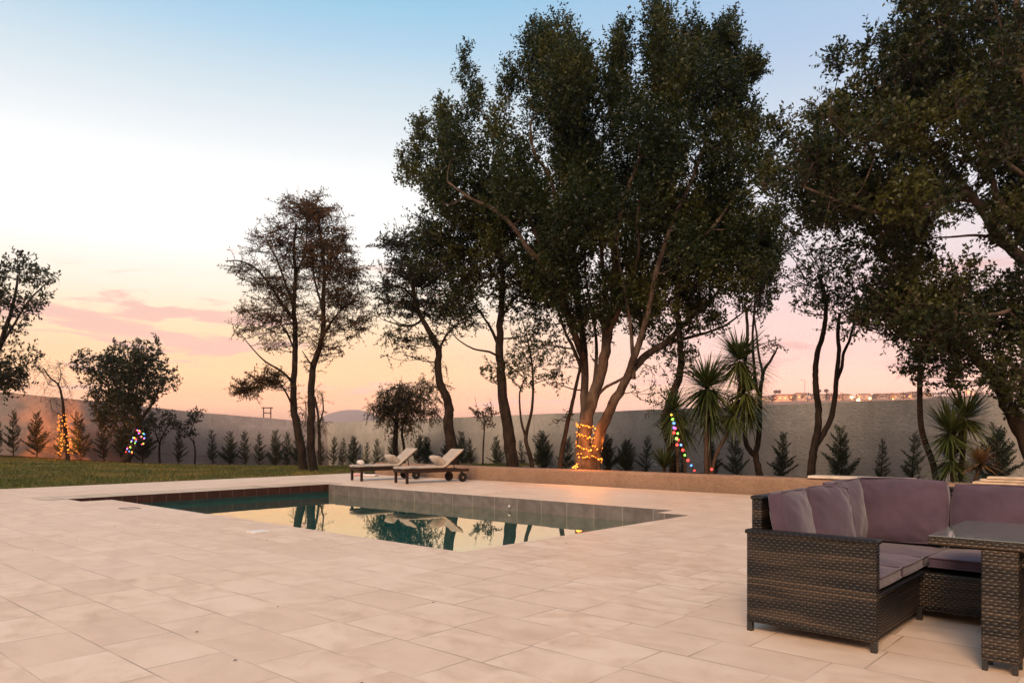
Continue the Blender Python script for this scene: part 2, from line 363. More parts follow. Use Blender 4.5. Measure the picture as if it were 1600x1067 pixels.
# ------------------------------------------------------------------ object helpers
def tag(o, label=None, cat=None, group=None, kind=None):
    if label: o['label'] = label
    if cat: o['category'] = cat
    if group: o['group'] = group
    if kind: o['kind'] = kind
    return o
def thing(name, label, cat, loc=(0, 0, 0), rz=0.0, group=None):
    o = bpy.data.objects.new(name, None); COL.objects.link(o); o.location = loc; o.rotation_euler = (0, 0, rz)
    o.empty_display_size = .2
    return tag(o, label, cat, group)
def newmesh(name, V, Fc, m, parent=None, smooth=False, sub=0):
    me = bpy.data.meshes.new(name); me.from_pydata([tuple(map(float, v)) for v in V], [], Fc); me.update()
    if smooth: me.polygons.foreach_set('use_smooth', [True]*len(me.polygons))
    return linkmesh(name, me, m, parent, sub)
def linkmesh(name, me, m, parent=None, sub=0):
    for mm in (m if isinstance(m, (list, tuple)) else [m]): me.materials.append(mm)
    o = bpy.data.objects.new(name, me); COL.objects.link(o)
    if parent is not None: o.parent = parent
    if sub:
        s = o.modifiers.new('subsurf', 'SUBSURF'); s.levels = sub; s.render_levels = sub
    return o
def quadmesh(name, V, Q, m, parent=None, smooth=False):   # numpy path
    V = np.asarray(V, dtype=np.float32); Q = np.asarray(Q, dtype=np.int32)
    me = bpy.data.meshes.new(name); me.vertices.add(len(V)); me.vertices.foreach_set('co', V.ravel())
    me.loops.add(Q.size); me.loops.foreach_set('vertex_index', Q.ravel())
    me.polygons.add(len(Q)); me.polygons.foreach_set('loop_start', np.arange(len(Q), dtype=np.int32)*4)
    if smooth: me.polygons.foreach_set('use_smooth', np.ones(len(Q), dtype=bool))
    me.update(calc_edges=True)
    return linkmesh(name, me, m, parent)
class MB:
    def __init__(s): s.V = []; s.F = []
    def box(s, c, sz, rz=0.0, rx=0.0, ry=0.0, bev=0.0):
        cx_, cy_, cz_ = c; a, b, d = sz[0]/2, sz[1]/2, sz[2]/2
        from mathutils import Euler
        R = Euler((rx, ry, rz)).to_matrix()
        if bev <= 0:
            pts = [(-a,-b,-d),(a,-b,-d),(a,b,-d),(-a,b,-d),(-a,-b,d),(a,-b,d),(a,b,d),(-a,b,d)]
            fs = [(0,3,2,1),(4,5,6,7),(0,1,5,4),(1,2,6,5),(2,3,7,6),(3,0,4,7)]
        else:
            k = min(bev, a*.9, b*.9, d*.9); bm = bmesh.new(); bmesh.ops.create_cube(bm, size=1)
            for v in bm.verts: v.co = (v.co.x*2*a, v.co.y*2*b, v.co.z*2*d)
            bmesh.ops.bevel(bm, geom=bm.edges[:], offset=k, segments=2, affect='EDGES', profile=.5)
            bm.verts.ensure_lookup_table(); pts = [tuple(v.co) for v in bm.verts]; bm.verts.index_update()
            fs = [tuple(v.index for v in f.verts) for f in bm.faces]; bm.free()
        n = len(s.V)
        for p in pts:
            q = R @ Vector(p); s.V.append((q.x+cx_, q.y+cy_, q.z+cz_))
        s.F += [tuple(i+n for i in f) for f in fs]
        return s
    def tube(s, pts, rad, seg=8, caps=True):
        pts = [Vector(p) for p in pts]; k = len(pts)
        if isinstance(rad, (int, float)): rad = [rad]*k
        n0 = len(s.V); prev = None
        for i, p in enumerate(pts):
            t = (pts[min(i+1, k-1)]-pts[max(i-1, 0)])
            t = t.normalized() if t.length > 1e-9 else Vector((0, 0, 1))
            if prev is None:
                a = t.orthogonal().normalized()
            else:
                a = prev-t*prev.dot(t); a = a.normalized() if a.length > 1e-6 else t.orthogonal().normalized()
            prev = a; b = t.cross(a)
            for j in range(seg):
                an = 2*PI*j/seg; q = p+(a*math.cos(an)+b*math.sin(an))*rad[i]; s.V.append((q.x, q.y, q.z))
        for i in range(k-1):
            for j in range(seg):
                s.F.append((n0+i*seg+j, n0+i*seg+(j+1) % seg, n0+(i+1)*seg+(j+1) % seg, n0+(i+1)*seg+j))
        if caps:
            s.F.append(tuple(n0+j for j in reversed(range(seg)))); s.F.append(tuple(n0+(k-1)*seg+j for j in range(seg)))
        return s
    def ball(s, c, r, seg=8, rings=5, sq=(1, 1, 1)):
        n0 = len(s.V)
        for i in range(rings+1):
            th = PI*i/rings
            for j in range(seg):
                ph = 2*PI*j/seg
                s.V.append((c[0]+r*sq[0]*math.sin(th)*math.cos(ph), c[1]+r*sq[1]*math.sin(th)*math.sin(ph), c[2]+r*sq[2]*math.cos(th)))
        for i in range(rings):
            for j in range(seg):
                s.F.append((n0+i*seg+j, n0+(i+1)*seg+j, n0+(i+1)*seg+(j+1) % seg, n0+i*seg+(j+1) % seg))
        return s
    def build(s, name, m, parent=None, smooth=False, sub=0, off=None):
        V = s.V if off is None else [(v[0]-off[0], v[1]-off[1], v[2]-off[2]) for v in s.V]
        return newmesh(name, V, s.F, m, parent, smooth, sub)

# ------------------------------------------------------------------ terrain, patio, pool
def struct(o): return tag(o, kind='structure')
# far ground out to the horizon
newmesh('ground', [(-3900, -400, -1.6), (3900, -400, -1.6), (3900, 4400, -1.6), (-3900, 4400, -1.6)], [(0, 1, 2, 3)], M['soil'])['kind'] = 'structure'

pool = [(0, 0), (0, 4.95), (-.58, 4.95), (-.58, 5.47), (-10.5, 5.47), (-10.5, -.54), (-9.75, -.54), (-9.75, 0)]
outer = [(-14.7, -16), (16, -16), (16, 9.75), (-14.7, 9.2)]
bm = bmesh.new()
def loop_edges(pts, z):
    vs = [bm.verts.new(uv(u, v, z)) for u, v in pts]
    return [bm.edges.new((vs[i], vs[(i+1) % len(vs)])) for i in range(len(vs))]
es = loop_edges(outer, 0)+loop_edges(pool, 0)
bmesh.ops.triangle_fill(bm, edges=es, use_beauty=True)
for f in bm.faces:
    if f.normal.z < 0: f.normal_flip()
me = bpy.data.meshes.new('patio'); bm.to_mesh(me); bm.free()
struct(linkmesh('patio', me, M['patio']))
# pool basin: coping slab edge, walls, floor
def poolwall(i, z0, z1, m, name, par):
    a, b = pool[i], pool[(i+1) % len(pool)]
    p = [uv(*a, z1), uv(*b, z1), uv(*b, z0), uv(*a, z0)]
    return newmesh(name, p, [(0, 1, 2, 3)], m, par)
basin = thing('pool_basin', 'rectangular tiled pool basin sunk into the patio', 'pool', uv(0, 0, 0)); basin['kind'] = 'structure'
del basin['category']; basin.location = (0, 0, 0)
for i in range(len(pool)):
    m_ = M['poolred'] if i in (4, 5, 6) else M['poolgrey']; zz = -.17 if i in (4, 5, 6) else -.42
    poolwall(i, zz, -.0, m_, 'tiled_wall', basin)
    if zz > -.4: poolwall(i, -.42, zz, M['deepwall'], 'tiled_wall', basin)  # dark teal band below the red tiles
    poolwall(i, -1.45, -.42, M['bluewall'], 'lower_wall', basin)
newmesh('basin_floor', [uv(.02, -.56, -1.45), uv(.02, 5.49, -1.45), uv(-10.52, 5.49, -1.45), uv(-10.52, -.56, -1.45)], [(0, 1, 2, 3)], M['poolfloor'], basin)
WZ = -.25
wp = [uv(u, v, WZ) for u, v in pool]
wat = newmesh('pool_water', wp, [tuple(range(len(wp)))], M['water']); tag(wat, kind='structure')
# plank coping along the left edge
struct(newmesh('paving_strip', [uv(-11.45, -.95, .005), uv(-10.5, -.95, .005), uv(-10.5, 5.9, .005), uv(-11.45, 5.9, .005)], [(0, 1, 2, 3)], M['planks']))

# wall lines
CORNER = np.array([-7.9, 32.0])
def leftwall(t): return CORNER+np.array([-8.5, -8.0])*t
def backwall(s): return CORNER+np.array([UX, UY])*s
LT = [(-.02, -.22), (0, -.20), (.486, .10), (.676, .25), (.847, .41), (1, .59), (1.6, .8), (3, .9)]
LTOP = [(-.02, 1.8), (0, 1.80), (.424, 2.08), (.814, 2.47), (1, 2.64), (1.6, 3.0), (3, 3.3)]
def interp(tab, x):
    return H+(float(np.interp(x, [a for a, _ in tab], [b for _, b in tab]))-H)*1.4
KF = 1.4                                  # the walls stand this much farther off than the bed's edge suggests
CORNER = CORNER*KF
def leftwall(t): return CORNER+np.array([-8.5, -8.0])*t*KF
def backwall(s): return CORNER+np.array([UX, UY])*s*KF
def far(z): return H+(z-H)*KF
def wall_d(px):
    r = (px-800)/F; s = (r*32+7.9)/(UX-r*UY); return (32+UY*s)*KF
# lawn: from patio edge to the left wall and to the back wall
V = []; Q = []; n1, n2 = 60, 24
def edge_pt(t):
    v = 20.0-t*16.0       # patio edge side, v runs from the back wall towards the camera
    return np.array(uv(-14.7, v))[:2]
for i in range(n1+1):
    t = -.03+(3.05)*i/n1
    w = leftwall(t); e = edge_pt(t) if t > 0 else edge_pt(0); zb = interp(LT, t)
    for j in range(n2+1):
        k = j/n2; p = w*(1-k)+e*k
        z = zb*((1-k)**1.25) - .012*k
        if t < .35 : z -= .0
        V.append((p[0], p[1], z)); 
for i in range(n1):
    for j in range(n2):
        a = i*(n2+1)+j; Q.append((a, a+1, a+n2+2, a+n2+1))
struct(quadmesh('lawn', V, Q, M['lawn'], smooth=True))
# lawn tongue between patio end and the back wall
pe = [uv(-14.75, 24, -.70), uv(-14.75, 20.0, -.55), uv(-14.75, 13, -.15), uv(-14.75, 9.0, -.016), uv(-11.5, 9.0, -.016), uv(-11.5, 13, -.16), uv(-11.5, 20.0, -.56), uv(-11.5, 24, -.72)]
tongue = newmesh('lawn_corner', pe, [(3, 4, 5, 2), (2, 5, 6, 1), (1, 6, 7, 0)], M['lawn']); struct(tongue)
# soil strips along the walls
sv = []; sq = []
for i in range(31):
    t = 0+1.7*i/30; w = leftwall(t); e = edge_pt(max(t, 0)); k = 1.1/np.linalg.norm(w-e); q = w*(1-k)+e*k; z = interp(LT, t)
    wob = .12*math.sin(i*1.9); q = q+(e-w)/np.linalg.norm(e-w)*wob
    sv += [(w[0], w[1], z+.06), (q[0], q[1], z*((1-k)**1.25)+.015)]
for i in range(30): sq.append((2*i, 2*i+1, 2*i+3, 2*i+2))
struct(newmesh('soil_strip', sv, sq, M['soil']))

# boundary walls
def wallmesh(name, pts, m, label, th=.22):
    V = []; Fc = []
    n = len(pts)
    for i, (p, zb, zt) in enumerate(pts):
        a = np.array(pts[max(i-1, 0)][0]); b = np.array(pts[min(i+1, n-1)][0]); d = (b-a)/np.linalg.norm(b-a); nn = np.array([-d[1], d[0]])*th
        if nn[1] < 0: nn = -nn
        q = np.array(p)+nn
        V += [(p[0], p[1], zb-.6), (p[0], p[1], zt), (q[0], q[1], zt), (q[0], q[1], zb-.6)]
    for i in range(n-1):
        for j in range(4):
            Fc.append((4*i+j, 4*i+(j+1) % 4, 4*i+4+(j+1) % 4, 4*i+4+j))
    Fc += [(0, 1, 2, 3), tuple(4*(n-1)+j for j in (3, 2, 1, 0))]
    o = newmesh(name, V, Fc, m); return o
lw = []
for i in range(61):
    t = 1.9*i/60; w = leftwall(t); lw.append((w, interp(LT, t), interp(LTOP, t)+.03*mnoise.noise(Vector((t*9, 0, 0)))))
o = wallmesh('boundary_wall', lw, M['wallleft'], ''); tag(o, 'tall pale plaster garden wall behind the lawn, sloping down to the corner', 'wall')
bw = []
for i in range(81):
    s = 29.0*i/80; w = backwall(s); zt = 1.80+.26*min(1, s/23.5)+.018*mnoise.noise(Vector((s*.8, 3, 0)))
    if s > 24.3: zt -= min(.6, (s-24.3)*.45)
    bw.append((w, -.75, far(zt)))
o = wallmesh('boundary_wall', bw, M['wall'], ''); tag(o, 'grey rough plaster garden wall behind the planted bed and tall trees', 'wall')

# low planter wall
LWA, LWB = np.array([-4.4, 24.0]), np.array([5.17, 15.9]); LD = (LWB-LWA)/np.linalg.norm(LWB-LWA)
LN = np.array([-LD[1], LD[0]])      # away from the camera
def lowpt(s, off=0): return LWA+LD*s+LN*off
prof = [(0, -.02), (-.004, .30), (.0, .345), (.025, .372), (.07, .382), (.25, .382), (.29, .372), (.31, .34), (.31, 0)]
V = []; Fc = []
ns_ = 46
for i in range(ns_+1):
    s = 20.5*i/ns_
    for (o_, z) in prof:
        p = lowpt(s, o_+.012*mnoise.noise(Vector((s*.9, z*3, 1)))); V.append((p[0], p[1], z+(.012*mnoise.noise(Vector((s*.7, 9, 2))) if z > .2 else 0)))
k = len(prof)
for i in range(ns_):
    for j in range(k-1): Fc.append((i*k+j, i*k+j+1, (i+1)*k+j+1, (i+1)*k+j))
Fc += [tuple(range(k)), tuple(ns_*k+j for j in reversed(range(k)))]
o = newmesh('planter_wall', V, Fc, M['lowwall'], smooth=True); tag(o, 'low sand coloured plaster wall edging the raised planting bed', 'wall')
# planting bed soil
V = []; Q = []
for i in range(41):
    s = -.05+20.6*i/40
    for j in range(11):
        a = lowpt(s, .29); 
        # towards the back wall
        r = (a[0])/a[1]; 
        b = lowpt(s, 17.5); fj = (j/10)**1.5; p = a+(b-a)*fj
        V.append((p[0], p[1], (.22 if fj*17.2 < 3 else .22-.62*min(1, (fj*17.2-3)/9))+.06*mnoise.noise(Vector((p[0]*1.3, p[1]*1.3, 0)))))
for i in range(40):
    for j in range(10):
        a = i*11+j; Q.append((a, a+1, a+12, a+11))
struct(quadmesh('planting_bed', V, Q, M['soil'], smooth=True))
# slab and timber lying on the planter wall
def lowspot(px):
    r = (px-800)/F; t = (r*24+4.4)/(9.57+8.1*r); s = t*np.linalg.norm(LWB-LWA); return s
la = math.atan2(LD[1], LD[0])
s0 = lowspot(1340); p = lowpt(s0, .2)
o = MB().box((0, 0, .025), (1.9, .46, .05), bev=.012).build('stone_slab', M['slab']); o.location = (p[0], p[1], .384); o.rotation_euler = (0, 0, la)
tag(o, 'pale flat stone slab lying on top of the low planter wall behind the sofa', 'slab')
for k_ in range(3):
    p = lowpt(lowspot(1620)+.05*k_, .18)
    o = MB().box((0, 0, .02), (1.9-.12*k_, .30, .04), bev=.01).build('timber_board', M['plankwood'])
    o.location = (p[0], p[1], .384+.048*k_+.002); o.rotation_euler = (0, 0, la+.02*(k_-1))
    tag(o, ['bottom', 'middle', 'top'][k_]+' pale board of the timber stack on the planter wall', 'board', 'boards stacked on the planter wall')

# ------------------------------------------------------------------ distance: mountain, town
hm = plaster('distant_rock', (.34, .22, .18), (.42, .28, .23), (.28, .18, .15), .3, .01)
V = []; Q = []; D0 = 3200.0; n = 60
ctr = P(548, 680, D0)
for i in range(n+1):
    for j in range(n+1):
        x = -900+1800*i/n; y = -700+1400*j/n
        r2 = (x/(120 if x < 0 else 130))**2+(y/260)**2
        z = 108*math.exp(-r2*.42)**.9 + 26*math.exp(-((x-110)/260)**2-(y/300)**2)*.4 - 6 + 3.5*mnoise.noise(Vector((x*.012, y*.012, 0)))
        V.append((ctr[0]+x, ctr[1]+y, z))
for i in range(n):
    for j in range(n):
        a = i*(n+1)+j; Q.append((a, a+n+1, a+n+2, a+1))
struct(quadmesh('hills', V, Q, hm, smooth=True))
# town slope on the right
V = []; Q = []
PX = np.linspace(1000, 2100, 90); DD = [180, 260, 340, 420, 560, 720, 900, 1050, 1300]
def ridge(px): return 627-5*math.sin((px-1150)/90.0)*.35-(px-1180)*.016
def slope_y(px, k): return [668, 640, 632, 629.5, 628.2, 627, 625.5, 624.5, 650][k]-(px-1180)*.018+1.2*mnoise.noise(Vector((px*.03, k*2.1, 0)))
for px in PX:
    for k_, d in enumerate(DD):
        f_ = min(1, max(0, (px-1040)/120.)); y_ = 700*(1-f_)+slope_y(px, k_)*f_
        p = P(px, y_, d); V.append(p)
nd = len(DD)
for i in range(len(PX)-1):
    for j in range(nd-1):
        a = i*nd+j; Q.append((a, a+nd, a+nd+1, a+1))
struct(quadmesh('town_hillside', V, Q, simple('dry_hillside', (.20, .13, .085), .95, .02, .5, 0), smooth=True))
housewall = simple('house_wall', (.50, .38, .30), .9, .3, .12, 0); houseroof = simple('house_roof', (.30, .12, .07), .9, .5, .2, 0)
litwall = emis('lit_window', (1.0, .36, .09), 2.4)
hl = [(1196, 14, 4.2, 700, 0), (1222, 24, 5.5, 620, 1), (1250, 13, 6.5, 640, 1), (1282, 20, 5.0, 700, 0), (1302, 15, 4.5, 650, 0), (1322, 12, 4.0, 720, 1), (1349, 16, 4.4, 680, 0), (1376, 14, 4.2, 740, 0), (1402, 18, 4.6, 700, 1), (1428, 14, 5.2, 690, 0), (1446, 12, 4.5, 730, 1)]
hdesc = ['low flat-roofed house at the left end of the distant town', 'wide lit house in the distant town left of the street lamp', 'tall narrow lit house beside the distant street lamp',
         'pale house just left of the slim twin-trunked tree, far off', 'small pale house between the twin trunks, far off', 'small lit house left of the bright lamps, far off', 'house under the bright orange lamps, far off',
         'low house right of the bright orange lamps, far off', 'wide lit house in the distant row right of the lamps', 'pale house near the leaning slim trunk, far off', 'lit house at the right end of the distant town']
def terr_y(px, d):
    k_ = int(np.searchsorted(DD, d)); k_ = min(max(k_, 1), nd-1); f_ = (d-DD[k_-1])/(DD[k_]-DD[k_-1])
    return slope_y(px, k_-1)*(1-f_)+slope_y(px, k_)*f_
for (px, wp_, hp, d, lit), ds in zip(hl, hdesc):
    b = P(px, terr_y(px, d), d); w_ = wp_*1.25*d/F; h_ = (hp*1.55+.6)*d/F; dep = 9.0
    t_ = thing('house', ds, 'house', tuple(b), random.uniform(-.3, .1), 'houses of the distant town')
    MB().box((0, 0, h_*.5-1), (w_, dep, h_+2)).build('wall', housewall, t_)
    r = MB(); V0 = [(-w_/2-.4, -dep/2-.4, h_), (w_/2+.4, -dep/2-.4, h_), (w_/2+.4, dep/2+.4, h_), (-w_/2-.4, dep/2+.4, h_), (-w_/2+1, 0, h_+1.1), (w_/2-1, 0, h_+1.1)]
    r.V = V0; r.F = [(0, 1, 5, 4), (2, 3, 4, 5), (1, 2, 5), (3, 0, 4), (0, 3, 2, 1)]; r.build('roof', houseroof, t_)
    nw = max(2, int(w_/3.2))
    for q in range(nw):
        x = -w_/2+w_*(q+.5)/nw
        MB().box((x, -dep/2-.03, h_*.52), (1.2, .08, 1.1)).build('window', litwall if (lit or q % 3 == 0) else M['blackmetal'], t_)
# distant tree clumps and small palms
def blobtree(px, d, hpx, wpx, name, lab, palm=False):
    b = P(px, terr_y(px, d), d); h_ = hpx*1.25*d/F; w_ = wpx*1.1*d/F
    t_ = thing(name, lab, 'tree', tuple(b), 0, 'trees of the distant town')
    MB().tube([(0, 0, -.8), (.1, 0, h_*.75)], [.35, .22], 5).build('trunk', M['bark'], t_)
    k_ = 260; pts = RNG.normal(size=(k_, 3)); pts /= np.linalg.norm(pts, axis=1)[:, None]; rr = RNG.uniform(.4, 1, k_)[:, None]
    sc = np.array([w_/2, w_/2, h_*(.12 if palm else .4)]); c = pts*rr*sc+np.array([0, 0, h_*(.9 if palm else .6)])
    dirs = pts+RNG.normal(size=(k_, 3))*.4; V_, Q_ = leafquads(c, dirs, .9, .55); quadmesh('crown', V_, Q_, M['leafdark'], t_)
def leafquads(c, d, L, W, twist=None):
    n = len(c); d = d/np.maximum(np.linalg.norm(d, axis=1), 1e-6)[:, None]
    r = RNG.normal(size=(n, 3)); s = np.cross(d, r); s /= np.maximum(np.linalg.norm(s, axis=1), 1e-6)[:, None]
    L = (np.broadcast_to(L, (n,))*RNG.uniform(.7, 1.25, n))[:, None]; W = (np.broadcast_to(W, (n,))*RNG.uniform(.8, 1.2, n))[:, None]
    nn = np.cross(s, d)
    V_ = np.empty((n, 4, 3)); V_[:, 0] = c; V_[:, 1] = c+d*L*.45+s*W*.5+nn*L*.06; V_[:, 2] = c+d*L; V_[:, 3] = c+d*L*.45-s*W*.5+nn*L*.06
    return V_.reshape(-1, 3), np.arange(n*4).reshape(n, 4)
dt = [(1207, 560, 9, 14), (1238, 600, 8, 14), (1262, 520, 11, 20), (1296, 560, 10, 14), (1316, 600, 9, 18), (1368, 610, 7, 16), (1390, 560, 8, 20), (1412, 540, 9, 18), (1434, 520, 10, 22), (1470, 420, 9, 40), (1510, 420, 10, 44), (1545, 420, 9, 36)]
for i, (px, d, h_, w_) in enumerate(dt):
    blobtree(px, d, h_, w_, 'distant_tree', ['rounded tree far off left of the wide lit house', 'small round tree far off right of the wide lit house', 'tallest round tree beside the distant street lamp', 'round tree far off beside the left trunk of the twin-trunked tree',
      'tree far off just left of the bright lamps', 'low tree far off right of the bright lamps', 'wide tree far off in the gap right of the twin trunks', 'dark tree far off among the right-hand houses', 'tree far off left of the leaning slim trunk',
      'wide dark shrub beyond the wall right of the leaning slim trunk', 'wide dark tree beyond the wall above the yucca', 'dark tree beyond the wall right of the yucca'][i])
for i, px in enumerate((1212, 1217, 1280, 1291)):
    blobtree(px, 640, 13.5, 4.5, 'distant_palm', ['leftmost tiny palm on the distant skyline', 'tiny palm on the distant skyline right of another palm', 'tiny palm far off left of the left tree trunk', 'tiny palm far off between the twin trunks'][i], True)
# street lamps of the town
def lamp(px, topy, d, lab, arm, glow, r=.5, col=None):
    b = P(px, terr_y(px, d), d); top = P(px, topy, d)[2]-b[2]
    t_ = thing('street_lamp', lab, 'street lamp', tuple(b), 0, 'street lamps of the distant town')
    MB().tube([(0, 0, -.5), (0, 0, top-.6), (-.15, 0, top-.15), (-.7, 0, top), (-arm, 0, top)], [.14, .11, .1, .09, .08], 6).build('pole', M['pvc'], t_)
    MB().box((-arm-.4, 0, top), (1.2, .35, .18), bev=.05).build('lamp_head', M['pvc'], t_)
    if glow:
        MB().ball((-arm-.4, 0, top-.12), r, 10, 6).build('bulb', glow, t_, smooth=True)
        l = bpy.data.lights.new('glow', 'POINT'); l.energy = 12000; l.color = (1, .28, .10); l.shadow_soft_size = 1.0
        o = bpy.data.objects.new('glow', l); COL.objects.link(o); o.parent = t_; o.location = (-arm-1.5, -4, top+1)
lamp(1257.5, 593.5, 420, 'tall unlit street lamp with short arm on the distant skyline', 1.6, None)
hot = emis('street_lamp_glow', (1.0, .42, .12), 30); hot2 = emis('street_lamp_glow_red', (1.0, .16, .05), 12)
for px, y, d, g, r, lab in ((1333, 620.5, 600, hot, .85, 'lit street lamp left of the brightest distant lamp'), (1344, 625.0, 480, hot, .9, 'brightest orange street lamp just above the garden wall'), (1361.5, 622, 600, hot, .8, 'lit street lamp right of the brightest distant lamp'),
        (1187, 629, 420, hot2, .6, 'red glowing lamp beside the yucca, far off'), (1308, 624, 600, hot2, .5, 'red glowing lamp between the twin trunks, far off'), (1398, 623, 560, hot2, .45, 'small orange lamp far off in the right of the town'), (1214, 622, 600, hot2, .5, 'small orange lamp in front of the wide lit house, far off'), (1238, 620, 600, hot2, .5, 'small orange lamp between the lit houses, far off'), (1268, 621, 600, hot2, .5, 'small orange lamp right of the tall street lamp, far off'), (1424, 619, 560, hot2, .5, 'small orange lamp left of the leaning slim trunk, far off'), (1516, 612, 420, hot2, .7, 'orange lamp beyond the wall above the right-hand yucca')):
    lamp(px, y, d, lab, .8, g, r)
# power pylon beyond the left part of the wall
b = P(417.5, 690, 150); t_ = thing('power_pylon', 'two-legged wooden power pole with crossbar beyond the garden wall', 'pylon', tuple(b))
q = lambda x, y: P(417.5+x, y, 150)-b
mb = MB()
for sx in (-5.6, 5.6): mb.tube([q(sx, 695), q(sx, 636)], .13, 6)
mb.build('pole', M['barkmid'], t_)
MB().tube([q(-9, 637), q(9, 637)], .10, 5).build('crossbar', M['barkmid'], t_)
MB().tube([q(-5.6, 645), q(5.6, 645)], .10, 5).build('brace', M['barkmid'], t_)

# ------------------------------------------------------------------ vegetation engine
def smooth_poly(pts, sub=4):
    pts = [np.array(p, float) for p in pts]; out = []
    n = len(pts)
    for i in range(n-1):
        p0, p1, p2, p3 = pts[max(i-1, 0)], pts[i], pts[i+1], pts[min(i+2, n-1)]
        for k in range(sub):
            t = k/sub
            out.append(.5*((2*p1)+(-p0+p2)*t+(2*p0-5*p1+4*p2-p3)*t*t+(-p0+3*p1-3*p2+p3)*t**3))
    out.append(pts[-1]); return out
def inpoly(x, y, poly):
    c = False; n = len(poly); j = n-1
    for i in range(n):
        xi, yi = poly[i]; xj, yj = poly[j]
        if (yi > y) != (yj > y) and x < (xj-xi)*(y-yi)/(yj-yi)+xi: c = not c
        j = i
    return c
def polydist(x, y, poly):
    best = 1e9; n = len(poly)
    for i in range(n):
        ax, ay = poly[i]; bx, by = poly[(i+1) % n]; dx_, dy_ = bx-ax, by-ay
        t = max(0, min(1, ((x-ax)*dx_+(y-ay)*dy_)/(dx_*dx_+dy_*dy_+1e-9))); best = min(best, math.hypot(x-ax-t*dx_, y-ay-t*dy_))
    return best
